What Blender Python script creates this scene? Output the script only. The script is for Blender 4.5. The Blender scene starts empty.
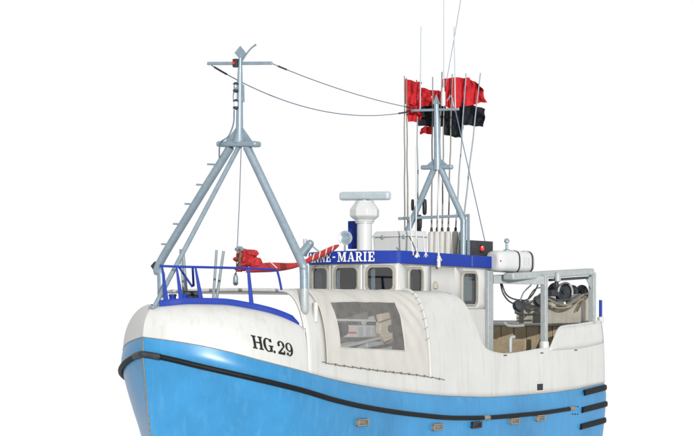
import bpy, bmesh, math, random
import numpy as np
from mathutils import Vector, Matrix, noise
random.seed(7)
sc = bpy.context.scene
R = math.radians
# ------------------------------------------------------------------ camera, sky, sun, exposure
# Boat frame: s = metres aft of the stem head, y = metres to port, z = metres above the camera's height.
ALPHA = R(35.0); CA, SA = math.cos(ALPHA), math.sin(ALPHA)
F, CX, HOR = 1880.0, 346.5, 310.0      # focal length, centre column and horizon row of the 693 x 436 photograph
D0, R0, ZC = 40.0, -4.33, 3.0          # distance of the stem, its offset to the left, camera height above the water
def W(s, y, z): return Vector((-s, y, z + ZC))
cam = bpy.data.cameras.new('camera'); cam_o = bpy.data.objects.new('camera', cam)
sc.collection.objects.link(cam_o); sc.camera = cam_o
cam.sensor_width = 36.0; cam.lens = 36.0 * F / 693.0
cam.shift_y = (HOR - 218.0) / 693.0; cam.clip_end = 2000; cam.clip_start = 0.5
cam_o.location = W(-D0 * CA - R0 * SA, D0 * SA - R0 * CA, 0)
cam_o.rotation_euler = (R(90), 0, R(90) + ALPHA)

world = bpy.data.worlds.new('World'); sc.world = world; world.use_nodes = True
bg = world.node_tree.nodes['Background']
bg.inputs[0].default_value = (1.0, 1.0, 1.0, 1); bg.inputs[1].default_value = 1.0     # the photograph's plain white surroundings
sun = bpy.data.lights.new('sun', 'SUN'); sun.energy = 5.0; sun.angle = R(0.6); sun.color = (1.0, 0.98, 0.945)
sun_o = bpy.data.objects.new('sun', sun); sc.collection.objects.link(sun_o)
SUN_AZ, SUN_EL = R(47), R(10)          # off the bow towards port, above the horizon
sd = Vector((math.cos(SUN_AZ) * math.cos(SUN_EL), math.sin(SUN_AZ) * math.cos(SUN_EL), math.sin(SUN_EL)))
sun_o.rotation_euler = sd.to_track_quat('Z', 'Y').to_euler(); sun_o.location = (10, 30, 30)
vs = sc.view_settings; vs.view_transform = 'Standard'; vs.look = 'None'; vs.exposure = 0.0; vs.gamma = 1.0

# ------------------------------------------------------------------ photograph <-> boat frame
def depth(s, y): return D0 + CA * s - SA * y
def px(s, y, z):
    d = depth(s, y); return CX + F * (R0 + SA * s + CA * y) / d, HOR - F * z / d
def at_y(X, Y, y):
    k = (X - CX) / F; s = (k * (D0 - SA * y) - R0 - CA * y) / (SA - k * CA)
    return s, y, (HOR - Y) * depth(s, y) / F
def at_s(X, Y, s):
    k = (X - CX) / F; y = (k * (D0 + CA * s) - R0 - SA * s) / (CA + k * SA)
    return s, y, (HOR - Y) * depth(s, y) / F
def at_d(X, Y, d):
    r = (X - CX) / F * d; s = CA * (d - D0) + SA * (r - R0); y = -SA * (d - D0) + CA * (r - R0)
    return s, y, (HOR - Y) * d / F
def interp(pts):
    xs = np.array([p[0] for p in pts], float); ys = np.array([p[1] for p in pts], float)
    h = np.diff(xs); dl = np.diff(ys) / h; m = np.zeros(len(xs)); m[0] = dl[0]; m[-1] = dl[-1]
    for i in range(1, len(xs) - 1):
        if dl[i-1] * dl[i] > 0:
            a, b = 2*h[i] + h[i-1], h[i] + 2*h[i-1]; m[i] = (a + b) / (a / dl[i-1] + b / dl[i])
    def f(x):
        if x <= xs[0]: return float(ys[0])
        if x >= xs[-1]: return float(ys[-1])
        i = int(np.searchsorted(xs, x)) - 1; t = (x - xs[i]) / h[i]
        return float((1+2*t)*(1-t)**2*ys[i] + t*(1-t)**2*h[i]*m[i] + t*t*(3-2*t)*ys[i+1] + t*t*(t-1)*h[i]*m[i+1])
    return f

# ------------------------------------------------------------------ materials (procedural)
ALB = 0.80      # overall paint reflectance
def mat(name, col, rough=0.5, metal=0.0, var=0.06, scale=3.0, bump=0.0, bscale=20.0, streak=0.0, streak_col=(0.35,0.27,0.18), spec=0.5, coat=0.0, blot=0.0, stretch=(1,1,1), sub=0.0):
    col = [c * ALB for c in col]; streak_col = [c * ALB for c in streak_col]
    m = bpy.data.materials.new(name); m.use_nodes = True; nt = m.node_tree; N = nt.nodes; L = nt.links
    b = N['Principled BSDF']; tc = N.new('ShaderNodeTexCoord')
    mp = N.new('ShaderNodeMapping'); mp.inputs['Scale'].default_value = stretch; L.new(tc.outputs['Object'], mp.inputs[0])
    n1 = N.new('ShaderNodeTexNoise'); n1.inputs['Scale'].default_value = scale; n1.inputs['Detail'].default_value = 6; n1.inputs['Roughness'].default_value = 0.65
    L.new(mp.outputs[0], n1.inputs['Vector'])
    rp = N.new('ShaderNodeValToRGB'); e = rp.color_ramp.elements
    e[0].position = 0.3; e[1].position = 0.72
    e[0].color = (*[max(0, c * (1 - var)) for c in col], 1); e[1].color = (*[min(1, c * (1 + var)) for c in col], 1)
    L.new(n1.outputs[0], rp.inputs[0]); out = rp.outputs[0]
    if streak > 0:
        m2 = N.new('ShaderNodeMapping'); m2.inputs['Scale'].default_value = (5.0, 5.0, 0.35); L.new(tc.outputs['Object'], m2.inputs[0])
        n2 = N.new('ShaderNodeTexNoise'); n2.inputs['Scale'].default_value = 1.6; n2.inputs['Detail'].default_value = 5; L.new(m2.outputs[0], n2.inputs['Vector'])
        r2 = N.new('ShaderNodeValToRGB'); r2.color_ramp.elements[0].position = 0.52; r2.color_ramp.elements[1].position = 0.85
        r2.color_ramp.elements[0].color = (0,0,0,1); r2.color_ramp.elements[1].color = (streak,)*3 + (1,)
        L.new(n2.outputs[0], r2.inputs[0])
        mx = N.new('ShaderNodeMix'); mx.data_type = 'RGBA'; L.new(r2.outputs[0], mx.inputs[0]); L.new(out, mx.inputs[6]); mx.inputs[7].default_value = (*streak_col, 1); out = mx.outputs[2]
    if blot > 0:
        n3 = N.new('ShaderNodeTexNoise'); n3.inputs['Scale'].default_value = 9; n3.inputs['Detail'].default_value = 8; n3.inputs['Roughness'].default_value = 0.75; L.new(tc.outputs['Object'], n3.inputs['Vector'])
        r3 = N.new('ShaderNodeValToRGB'); r3.color_ramp.elements[0].position = 0.6; r3.color_ramp.elements[1].position = 0.68
        r3.color_ramp.elements[0].color = (0,0,0,1); r3.color_ramp.elements[1].color = (blot,)*3 + (1,); L.new(n3.outputs[0], r3.inputs[0])
        mx = N.new('ShaderNodeMix'); mx.data_type = 'RGBA'; L.new(r3.outputs[0], mx.inputs[0]); L.new(out, mx.inputs[6]); mx.inputs[7].default_value = (*streak_col, 1); out = mx.outputs[2]
    L.new(out, b.inputs['Base Color'])
    rr = N.new('ShaderNodeMapRange'); rr.inputs[3].default_value = max(0.02, rough - 0.08); rr.inputs[4].default_value = min(1, rough + 0.1); L.new(n1.outputs[0], rr.inputs[0]); L.new(rr.outputs[0], b.inputs['Roughness'])
    b.inputs['Metallic'].default_value = metal; b.inputs['Specular IOR Level'].default_value = spec
    if coat: b.inputs['Coat Weight'].default_value = coat; b.inputs['Coat Roughness'].default_value = 0.12
    if bump > 0:
        nb = N.new('ShaderNodeTexNoise'); nb.inputs['Scale'].default_value = bscale; nb.inputs['Detail'].default_value = 4; L.new(mp.outputs[0], nb.inputs['Vector'])
        bp = N.new('ShaderNodeBump'); bp.inputs['Strength'].default_value = bump; bp.inputs['Distance'].default_value = 0.02; L.new(nb.outputs[0], bp.inputs['Height']); L.new(bp.outputs[0], b.inputs['Normal'])
    return m
def glass(name, tint, gloss=0.12, haze=0.0, haze_col=(0.5,0.5,0.5), rough=0.03, bump=0.0):
    m = bpy.data.materials.new(name); m.use_nodes = True; nt = m.node_tree; N = nt.nodes; L = nt.links
    N.remove(N['Principled BSDF']); o = N['Material Output']
    t = N.new('ShaderNodeBsdfTransparent'); t.inputs[0].default_value = (*tint, 1)
    g = N.new('ShaderNodeBsdfGlossy'); g.inputs['Roughness'].default_value = rough
    fr = N.new('ShaderNodeLayerWeight'); fr.inputs[0].default_value = 0.5
    pw = N.new('ShaderNodeMath'); pw.operation = 'POWER'; pw.inputs[1].default_value = 5.0; L.new(fr.outputs['Facing'], pw.inputs[0])
    ad = N.new('ShaderNodeMath'); ad.operation = 'MULTIPLY_ADD'; ad.inputs[1].default_value = 0.8; ad.inputs[2].default_value = gloss; ad.use_clamp = True; L.new(pw.outputs[0], ad.inputs[0])
    a = t.outputs[0]
    if haze > 0:
        d = N.new('ShaderNodeBsdfDiffuse'); d.inputs[0].default_value = (*haze_col, 1)
        tc = N.new('ShaderNodeTexCoord'); n = N.new('ShaderNodeTexNoise'); n.inputs['Scale'].default_value = 4; n.inputs['Detail'].default_value = 5; L.new(tc.outputs['Object'], n.inputs['Vector'])
        r = N.new('ShaderNodeMapRange'); r.inputs[1].default_value = 0.3; r.inputs[2].default_value = 0.75; r.inputs[3].default_value = haze * 0.75; r.inputs[4].default_value = haze * 1.25; L.new(n.outputs[0], r.inputs[0])
        mh = N.new('ShaderNodeMixShader'); L.new(r.outputs[0], mh.inputs[0]); L.new(a, mh.inputs[1]); L.new(d.outputs[0], mh.inputs[2]); a = mh.outputs[0]
    mx = N.new('ShaderNodeMixShader'); L.new(ad.outputs[0], mx.inputs[0]); L.new(a, mx.inputs[1]); L.new(g.outputs[0], mx.inputs[2])
    if bump:
        tc = N.new('ShaderNodeTexCoord'); n = N.new('ShaderNodeTexNoise'); n.inputs['Scale'].default_value = 3; L.new(tc.outputs['Object'], n.inputs['Vector'])
        bp = N.new('ShaderNodeBump'); bp.inputs['Strength'].default_value = bump; bp.inputs['Distance'].default_value = 0.05; L.new(n.outputs[0], bp.inputs['Height']); L.new(bp.outputs[0], g.inputs['Normal'])
    L.new(mx.outputs[0], o.inputs[0]); return m

M = {}
M['hull_blue'] = mat('hull_blue', (0.026, 0.185, 0.385), 0.30, var=0.20, scale=0.55, streak=0.32, streak_col=(0.10,0.30,0.50), blot=0.10, bump=0.12, bscale=1.6, spec=0.32)
M['white'] = mat('white_paint', (0.455, 0.46, 0.452), 0.40, var=0.05, scale=1.2, streak=0.50, streak_col=(0.33,0.305,0.255), bump=0.08, bscale=1.8)
M['white_house'] = mat('white_wheelhouse_paint', (0.435, 0.44, 0.433), 0.4, var=0.05, scale=1.6, streak=0.32, streak_col=(0.33,0.30,0.24), bump=0.05, bscale=3)
M['grey_deck'] = mat('grey_deck_paint', (0.33, 0.35, 0.35), 0.7, var=0.12, scale=4, blot=0.3, bump=0.2, bscale=30)
M['trim_blue'] = mat('dark_blue_paint', (0.007, 0.030, 0.25), 0.5, spec=0.14, var=0.12, scale=5, streak=0.08, streak_col=(0.1,0.12,0.3), bump=0.05, bscale=14)
M['galv'] = mat('galvanised_steel', (0.21, 0.275, 0.325), 0.42, metal=0.3, var=0.12, scale=7, blot=0.06, streak_col=(0.42,0.37,0.3), bump=0.12, bscale=35)
M['galv_pale'] = mat('pale_galvanised_steel', (0.30, 0.33, 0.335), 0.45, metal=0.1, var=0.14, scale=9, blot=0.25, streak_col=(0.25,0.19,0.12), bump=0.12, bscale=35)
M['scanner'] = mat('blue_grey_gelcoat', (0.34, 0.40, 0.43), 0.35, var=0.08, scale=4)
M['pale_pipe'] = mat('pale_grey_pipe', (0.34, 0.36, 0.365), 0.45, var=0.09, scale=8, streak=0.2, bump=0.05)
M['rubber'] = mat('black_rubber', (0.006, 0.006, 0.007), 0.55, spec=0.15, var=0.35, scale=6, blot=0.25, streak_col=(0.075,0.06,0.045), bump=0.3, bscale=18)
M['seam'] = mat('brown_grey_sealant', (0.16, 0.155, 0.13), 0.7, var=0.3, scale=12)
M['steel_dark'] = mat('dark_steel', (0.032, 0.036, 0.042), 0.5, spec=0.3, metal=0.3, var=0.3, scale=8, blot=0.25, bump=0.2)
M['black_plastic'] = mat('black_plastic', (0.012, 0.013, 0.016), 0.45, spec=0.25, var=0.2, scale=8)
M['tarp'] = mat('cream_tarpaulin', (0.425, 0.418, 0.392), 0.55, var=0.045, scale=2.2, streak=0.22, streak_col=(0.32,0.29,0.23), bump=0.25, bscale=4.5)
M['rope_olive'] = mat('olive_lacing_rope', (0.10, 0.085, 0.05), 0.85, var=0.35, scale=14, bump=0.5, bscale=60)
M['rope_white'] = mat('white_cord', (0.55, 0.54, 0.5), 0.8, var=0.1, scale=14, bump=0.4, bscale=60)
M['wire'] = mat('blue_grey_wire', (0.09, 0.14, 0.19), 0.6, var=0.2, scale=10)
M['window_frame'] = mat('weathered_window_frame', (0.27, 0.255, 0.22), 0.5, var=0.12, scale=7, blot=0.3, streak_col=(0.27,0.23,0.18), bump=0.1)
M['glass'] = glass('window_glass', (0.44, 0.51, 0.58), 0.11)
M['plastic_pane'] = glass('clear_plastic_sheet', (0.88, 0.90, 0.92), 0.05, haze=0.17, haze_col=(0.40,0.385,0.36), rough=0.10, bump=0.5)
M['lettering_black'] = mat('black_lettering_paint', (0.009, 0.008, 0.009), 0.5, spec=0.2, var=0.2, scale=10)
M['lettering_white'] = mat('white_lettering_paint', (0.68, 0.68, 0.66), 0.4, var=0.05, scale=10)
M['red_cloth'] = mat('red_cloth', (0.42, 0.018, 0.024), 0.8, spec=0.12, var=0.22, scale=6, bump=0.3, bscale=25)
M['red_tarp'] = mat('red_tarpaulin_sheet', (0.36, 0.022, 0.024), 0.55, spec=0.2, var=0.3, scale=5, bump=0.4, bscale=14, blot=0.2, streak_col=(0.34,0.1,0.09))
M['black_cloth'] = mat('black_cloth', (0.007, 0.009, 0.013), 0.7, spec=0.15, var=0.35, scale=6, bump=0.3, bscale=25)
M['wood_pole'] = mat('weathered_bamboo', (0.17, 0.165, 0.145), 0.6, var=0.3, scale=6, stretch=(8,8,1.2), blot=0.3, streak_col=(0.15,0.12,0.09), bump=0.2)
M['pole_grey'] = mat('grey_pole', (0.19, 0.235, 0.26), 0.5, var=0.18, scale=6, stretch=(6,6,1))
M['float_white'] = mat('white_foam_float', (0.43, 0.43, 0.41), 0.6, var=0.06, scale=7, streak=0.25, bump=0.25, bscale=30)
M['gelcoat'] = mat('white_gelcoat', (0.47, 0.485, 0.49), 0.28, var=0.03, scale=3, streak=0.1)
M['chrome'] = mat('chrome', (0.62, 0.65, 0.68), 0.12, metal=1.0, var=0.05)
M['lamp_glass'] = mat('lamp_glass', (0.25, 0.32, 0.38), 0.08, metal=0.5, var=0.5, scale=20)
M['red_lamp'] = mat('red_lamp_lens', (0.62, 0.02, 0.02), 0.15, var=0.1)
M['tan_steel'] = mat('tan_grey_painted_steel', (0.32, 0.30, 0.255), 0.6, var=0.14, scale=4, blot=0.45, streak=0.3, streak_col=(0.2,0.15,0.1), bump=0.15, bscale=12)
M['outlet'] = mat('grimy_grey_fitting', (0.17, 0.16, 0.135), 0.6, var=0.3, scale=10, blot=0.4, streak_col=(0.08,0.06,0.04), bump=0.2)
M['ochre'] = mat('ochre_brown_lining', (0.27, 0.215, 0.135), 0.75, var=0.2, scale=5, blot=0.5, streak=0.3, streak_col=(0.12,0.085,0.05), bump=0.3, bscale=18)
M['wood'] = mat('pale_worn_plywood', (0.52, 0.44, 0.33), 0.65, var=0.2, scale=3, stretch=(1,1,6), bump=0.15, blot=0.2)
M['interior'] = mat('dim_interior_panelling', (0.115, 0.12, 0.125), 0.7, var=0.2, scale=4)
M['net_green'] = mat('olive_netting', (0.085, 0.085, 0.05), 0.9, var=0.5, scale=18, bump=0.8, bscale=40)
M['hose'] = mat('black_hydraulic_hose', (0.028, 0.034, 0.040), 0.45, var=0.3, scale=12)
M['notice'] = mat('greenish_notice_sheet', (0.36, 0.38, 0.30), 0.8, var=0.5, scale=22, stretch=(1,1,3))
M['curtain'] = mat('pale_curtain', (0.45, 0.46, 0.44), 0.85, var=0.15, scale=8)

# ------------------------------------------------------------------ mesh building
ROOT = {}
class MB:
    def __init__(self): self.v = []; self.f = []
    def add(self, vs, fs):
        o = len(self.v); self.v += [Vector(p) for p in vs]; self.f += [tuple(i + o for i in q) for q in fs]; return self
    def tube(self, pts, r, n=10, caps=True, flat=1.0):
        pts = [Vector(p) for p in pts]; k = len(pts)
        rs = r if isinstance(r, (list, tuple)) else [r] * k
        tans = []
        for i in range(k):
            a = pts[max(0, i-1)]; b = pts[min(k-1, i+1)]; tans.append((b - a).normalized())
        t0 = tans[0]; ref = Vector((0,0,1)) if abs(t0.z) < 0.9 else Vector((1,0,0))
        u = t0.cross(ref).normalized(); vs = []; fs = []
        for i in range(k):
            if i > 0:
                u = u - tans[i] * u.dot(tans[i])
                u = u.normalized() if u.length > 1e-6 else tans[i].orthogonal().normalized()
            w = tans[i].cross(u)
            for j in range(n):
                a = 2 * math.pi * j / n; vs.append(pts[i] + (u * math.cos(a) + w * math.sin(a) * flat) * rs[i])
        for i in range(k - 1):
            for j in range(n):
                j2 = (j + 1) % n; fs.append((i*n+j, i*n+j2, (i+1)*n+j2, (i+1)*n+j))
        if caps: fs.append(tuple(range(n))[::-1]); fs.append(tuple((k-1)*n + j for j in range(n)))
        return self.add(vs, fs)
    def lathe(self, prof, org, axis=(0,0,1), n=20):
        axis = Vector(axis).normalized(); u = axis.orthogonal().normalized(); w = axis.cross(u); org = Vector(org); vs = []; fs = []
        for (r, h) in prof:
            for j in range(n):
                a = 2 * math.pi * j / n; vs.append(org + axis * h + (u * math.cos(a) + w * math.sin(a)) * max(r, 1e-4))
        for i in range(len(prof) - 1):
            for j in range(n):
                j2 = (j+1) % n; fs.append((i*n+j, i*n+j2, (i+1)*n+j2, (i+1)*n+j))
        fs.append(tuple(range(n))[::-1]); fs.append(tuple((len(prof)-1)*n + j for j in range(n)))
        return self.add(vs, fs)
    def ball(self, c, r, n=12, sz=1.0):
        k = 8; return self.lathe([(r * math.sin(math.pi * i / k), -r * sz * math.cos(math.pi * i / k)) for i in range(k+1)], c, n=n)
    def box(self, c, size, ax=None):
        c = Vector(c); ax = ax or ((1,0,0),(0,1,0),(0,0,1)); A = [Vector(a).normalized() * (s / 2) for a, s in zip(ax, size)]
        vs = [c + A[0]*i + A[1]*j + A[2]*k for i in (-1,1) for j in (-1,1) for k in (-1,1)]
        return self.add(vs, [(0,1,3,2),(4,6,7,5),(0,4,5,1),(2,3,7,6),(0,2,6,4),(1,5,7,3)])
    def beam(self, p, q, w, h, up=(0,0,1)):
        p, q = Vector(p), Vector(q); d = q - p; L = d.length; d.normalize(); up = Vector(up); sx = d.cross(up).normalized(); uz = sx.cross(d)
        return self.box((p + q) / 2, (L, w, h), (d, sx, uz))
    def prism(self, poly, depth_vec):
        n = len(poly); dv = Vector(depth_vec); a = [Vector(p) for p in poly]
        return self.add(a + [p + dv for p in a], [tuple(range(n))[::-1], tuple(range(n, 2*n))] + [(i, (i+1) % n, n + (i+1) % n, n + i) for i in range(n)])
    def grid(self, rows, closed=False):
        n = len(rows[0]); vs = [p for r in rows for p in r]; fs = []
        for i in range(len(rows) - 1):
            for j in range(n - 1 + (1 if closed else 0)):
                j2 = (j+1) % n; fs.append((i*n+j, i*n+j2, (i+1)*n+j2, (i+1)*n+j))
        return self.add(vs, fs)
    def build(self, name, material, parent, bevel=0.0, solid=0.0, smooth=35, weld=False, subsurf=0, seg=2):
        root = parent
        while root is not None and root.parent is not None: root = root.parent
        off = root.location.copy() if root is not None else Vector((0,0,0))
        if root is None:
            base = Vector((sum(v.x for v in self.v) / len(self.v), sum(v.y for v in self.v) / len(self.v), min(v.z for v in self.v))); off = base
        me = bpy.data.meshes.new(name); me.from_pydata([tuple(v - off) for v in self.v], [], self.f)
        bm = bmesh.new(); bm.from_mesh(me)
        if weld: bmesh.ops.remove_doubles(bm, verts=bm.verts, dist=1e-4)
        bmesh.ops.recalc_face_normals(bm, faces=bm.faces); bm.to_mesh(me); bm.free()
        me.shade_smooth(); me.set_sharp_from_angle(angle=R(smooth))
        me.materials.append(M[material]); o = bpy.data.objects.new(name, me); sc.collection.objects.link(o)
        if root is None: o.location = off
        else: o.parent = parent
        if solid: md = o.modifiers.new('thickness', 'SOLIDIFY'); md.thickness = abs(solid); md.offset = -1 if solid > 0 else 1
        if bevel: md = o.modifiers.new('edges', 'BEVEL'); md.width = bevel; md.segments = seg; md.limit_method = 'ANGLE'; md.angle_limit = R(40)
        if subsurf: md = o.modifiers.new('smooth', 'SUBSURF'); md.levels = subsurf; md.render_levels = subsurf
        return o
def tag(o, label, cat, group=None):
    o['label'] = label; o['category'] = cat
    if group: o['group'] = group
    return o
def thing(name, label, cat, loc, group=None):
    o = bpy.data.objects.new(name, None); o.empty_display_size = 0.3; sc.collection.objects.link(o); o.location = loc
    return tag(o, label, cat, group)
def P(t): return W(*t)
def bez(pts, n=10):
    """Catmull-Rom through points"""
    pts = [Vector(p) for p in pts]; q = [pts[0]*2 - pts[1]] + pts + [pts[-1]*2 - pts[-2]]; out = []
    for i in range(1, len(q) - 2):
        for k in range(n):
            t = k / n; a, b, c, d = q[i-1], q[i], q[i+1], q[i+2]
            out.append(0.5 * ((2*b) + (c - a)*t + (2*a - 5*b + 4*c - d)*t*t + (3*b - a - 3*c + d)*t**3))
    out.append(pts[-1]); return out
def sag(p, q, amount, n=24):
    p, q = Vector(p), Vector(q); return [p.lerp(q, i/n) - Vector((0,0,1)) * amount * 4 * (i/n) * (1 - i/n) for i in range(n+1)]

boat = thing('fishing_boat', 'white and blue fishing boat with canvas shelter, wheelhouse and grey bow gantry', 'fishing boat', W(8.5, 0, -4.4))

# ------------------------------------------------------------------ hull form
BA, BB = 5.0, 2.3
def yB(s):
    if s <= 0: return 0.0
    if s < BA: return BB * (1 - (1 - s/BA)**4.5)
    y = BB
    if s > 11: y -= 0.08 * ((s - 11) / 6.0)**2
    if s > 16.7: y -= 0.03 * ((s - 16.7) / 0.3)**2
    return y
def solve_line(pts):
    out = []
    for X, Y in pts:
        lo, hi = 0.0, 17.2
        for _ in range(50):
            m = (lo + hi) / 2
            if px(m, yB(m), 0)[0] < X: lo = m
            else: hi = m
        out.append((lo, (HOR - Y) * depth(lo, yB(lo)) / F))
    return out
B_PX = [(143.2,337),(170,340.5),(200.5,345.5),(230,352),(260.8,360.3),(310,373),(330,378.5),(372,387),(413.7,393),(455.5,396),(497,396.5),(539,393.5),(581,388),(604,383)]
R_PX = [(143.2,354),(150,355),(200,366.4),(250.7,378),(310,393.2),(330,399.4),(372,408.6),(413.7,414.5),(455.5,417.8),(497,416.6),(531,413.6),(570.6,408),(604,402)]
zB = interp(solve_line(B_PX)); zR = interp(solve_line(R_PX))
def bulge(t, z):
    q = (zB(t) - z) / 0.42
    if q <= 0: return 0.0
    return min(1.0, t / 0.5) * 0.075 * (math.sin(q * math.pi / 2) if q < 1 else max(0.0, 1 - ((q - 1) / 3.0)**2 * 1.0 if q < 4 else 0.0))
def hull_y(s, z):
    """half breadth of the blue hull below the colour break"""
    u = max(0.0, (zB(s) - 0.25 - z) / 2.0)
    s0 = 0.27 * min(u, 1.6)**1.25
    ss = (s - s0) * 17.0 / (17.0 - s0)
    if ss <= 0: return 0.0
    y = yB(ss) * (1 - min(u, 1.3) * (0.50 * math.exp(-ss / 1.5) + 0.05))
    if u > 1.0: y *= max(0.03, 1 - ((u - 1.0) / 0.95)**2 * 0.97) if u < 1.95 else 0.03
    return y + bulge(ss, z)
def stem_s(z): return 0.27 * min(max(0.0, (zB(0.1) - 0.25 - z) / 2.0), 1.6)**1.25
ts = [BA * (1 - math.cos(R(90) * i / 40)) for i in range(41)] + [BA + (16.7 - BA) * i / 50 for i in range(1, 51)] + [16.75, 16.8, 16.85, 16.9, 16.95, 17.0]
fk = [0.0, 0.02, 0.04, 0.06, 0.08, 0.10, 0.125, 0.16, 0.23, 0.30, 0.38, 0.46, 0.54, 0.62, 0.70, 0.78, 0.86, 0.93, 1.0]
def hull_point(t, k, sgn):
    zb = zB(t); z = zb + fk[k] * (-4.4 - zb); u = max(0.0, (zb - 0.25 - z) / 2.0); s0 = 0.27 * min(u, 1.6)**1.25
    s = s0 + t * (17.0 - s0) / 17.0
    y = yB(t) * (1 - min(u, 1.3) * (0.50 * math.exp(-t / 1.5) + 0.05))
    if u > 1.0: y *= max(0.03, 1 - ((u - 1.0) / 0.95)**2 * 0.97) if u < 1.95 else 0.03
    return W(s, sgn * (y + bulge(t, z)), z)
mb = MB()
for sg in (1, -1): mb.grid([[hull_point(t, k, sg) for k in range(len(fk))] for t in ts])
mb.grid([[hull_point(17.0, k, 1) for k in range(len(fk))], [hull_point(17.0, k, -1) for k in range(len(fk))]])
hull = mb.build('hull', 'hull_blue', boat, weld=True, smooth=28)
hull['label'] = 'light blue lower hull with a sharp stem'

# ---- white upper works: superellipse sections
yT = interp([(0,0),(0.25,0.30),(0.7,0.62),(1.2,0.95),(1.8,1.36),(2.3,1.72),(2.87,2.09)])          # deck edge at the bow (t)
zT = interp([(0,0.07),(0.6,0.13),(1.2,0.12),(1.8,0.03),(2.2,-0.07),(2.55,-0.2),(2.87,-0.36)])
BOW_END, ROOF_Z = 2.87, 0.45
def bow_pt(t, w, sgn, off=0.0):
    ph = w * math.pi / 2; n = 2.0
    zb = zB(t); y = yT(t) + (yB(t) - yT(t)) * math.cos(ph); z = zb + (zT(t) - zb) * math.sin(ph)
    so = 0.40 * (1 - math.cos(ph))
    s = so + t * (BOW_END - so) / BOW_END
    return W(s, sgn * (y + off), z)
yRf = interp([(2.87,1.48),(4.2,1.56),(7.7,1.57),(9.4,1.62),(17,1.62)])
zcut = interp([(2.87,0.449),(9.2,0.449),(9.4,0.40),(9.68,0.25),(9.88,-0.09),(10.03,-0.47),(10.2,-0.80),(10.42,-0.98),(10.9,-1.09),(11.4,-1.13),(13.5,-1.02),(15.25,-0.99),(17,-0.86)])
NS = 2.5
def side_y(s, z):
    zb = zB(s); q = min(1.0, max(0.0, (z - zb) / (ROOF_Z - zb))); yr = yRf(s)
    return yr + (yB(s) - yr) * (1 - q**NS)**(1/NS)
def side_q(s, w, off=0.0, sgn=1, zmax=None):
    """point on the shelter side; w 0..1 from the colour break up to the roof edge"""
    zb = zB(s); yr = yRf(s); ph = w * math.pi / 2
    cy, sz = math.cos(ph)**(2/NS), math.sin(ph)**(2/NS)
    y = yr + (yB(s) - yr) * cy; z = zb + (ROOF_Z - zb) * sz
    if off:
        ny = (cy)**(NS-1) / max(0.1, yB(s) - yr); nz = (sz)**(NS-1) / (ROOF_Z - zb); l = math.hypot(ny, nz); y += off * ny / l; z += off * nz / l
    return W(s, sgn * y, z)
def w_of_z(s, z):
    zb = zB(s); q = min(1.0, max(0.0, (z - zb) / (ROOF_Z - zb))); return math.asin(min(1, q**(NS/2))) * 2 / math.pi
bts = [BOW_END * (1 - math.cos(R(90) * i / 30)) for i in range(31)]
ws = [i / 14 for i in range(15)]
mb = MB()
for sg in (1, -1): mb.grid([[bow_pt(t, w, sg) for w in ws] for t in bts])
whale = mb.build('whaleback', 'white', boat, weld=True, smooth=50)
whale['label'] = 'white rounded bow plating with registration lettering'
mb = MB(); mb.grid([[bow_pt(t, 1, 1).lerp(bow_pt(t, 1, -1), j/6) + Vector((0,0,-0.03 + 0.05*(1-(2*j/6-1)**2))) for j in range(7)] for t in bts])
mb.build('foredeck', 'grey_deck', boat)
# shelter side + aft bulwark, port: the opening for the canvas is left out
S_A, S_B = 3.52, 7.62
lace_z = interp([(3.3,-1.14),(3.47,-1.17),(5.2,-1.36),(7.68,-1.60),(8.4,-1.70)])
sts = sorted(set([BOW_END + i * 0.13 for i in range(50)] + [S_A, S_B] + [9.2 + 0.06 * i for i in range(36)] + [11.4 + 0.28 * i for i in range(19)] + [16.7,16.75,16.8,16.85,16.9,16.95,17.0]))
sts = [s for s in sts if s <= 17.0]
mb = MB(); K = 22; rows = []
for s in sts:
    wm = w_of_z(s, zcut(s)) if zcut(s) < 0.44 else 1.0
    wl = min(w_of_z(s, lace_z(s) + 0.03), wm * 0.5)
    rows.append([side_q(s, wl * j / 5) for j in range(6)] + [side_q(s, wl + (wm - wl) * j / (K - 6)) for j in range(1, K - 5)])
n = len(rows[0]); fs = []
for i in range(len(rows) - 1):
    mid = (sts[i] + sts[i+1]) / 2
    for j in range(n - 1):
        if S_A < mid < S_B and 5 <= j < n - 2: continue
        fs.append((i*n+j, i*n+j+1, (i+1)*n+j+1, (i+1)*n+j))
mb.add([p for r in rows for p in r], fs)
shelter = mb.build('shelter', 'white', boat, solid=-0.04, smooth=50)
for m_ in shelter.modifiers: m_.offset = 0.0
shelter['label'] = 'white curved shelter side sweeping down to the aft bulwark'
# starboard bulwark
zs = interp([(2.87,-0.40),(4.0,-0.75),(6,-0.95),(9,-1.1),(13.5,-1.02),(17,-0.86)])
mb = MB(); mb.grid([[W(s, -side_y(s, zB(s) + (zs(s) - zB(s)) * j / 6), zB(s) + (zs(s) - zB(s)) * j / 6) for j in range(7)] for s in sts])
mb.build('starboard_bulwark', 'white', boat, solid=0.04, smooth=50)
mb = MB(); mb.grid([[W(17.0, sg * side_y(17.0, z), z) for sg in (1, 0.5, 0, -0.5, -1)] for z in [zB(17) + (-0.30 - zB(17)) * j / 5 for j in range(6)]])
mb.build('transom_bulwark', 'white', boat, solid=0.05)
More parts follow.
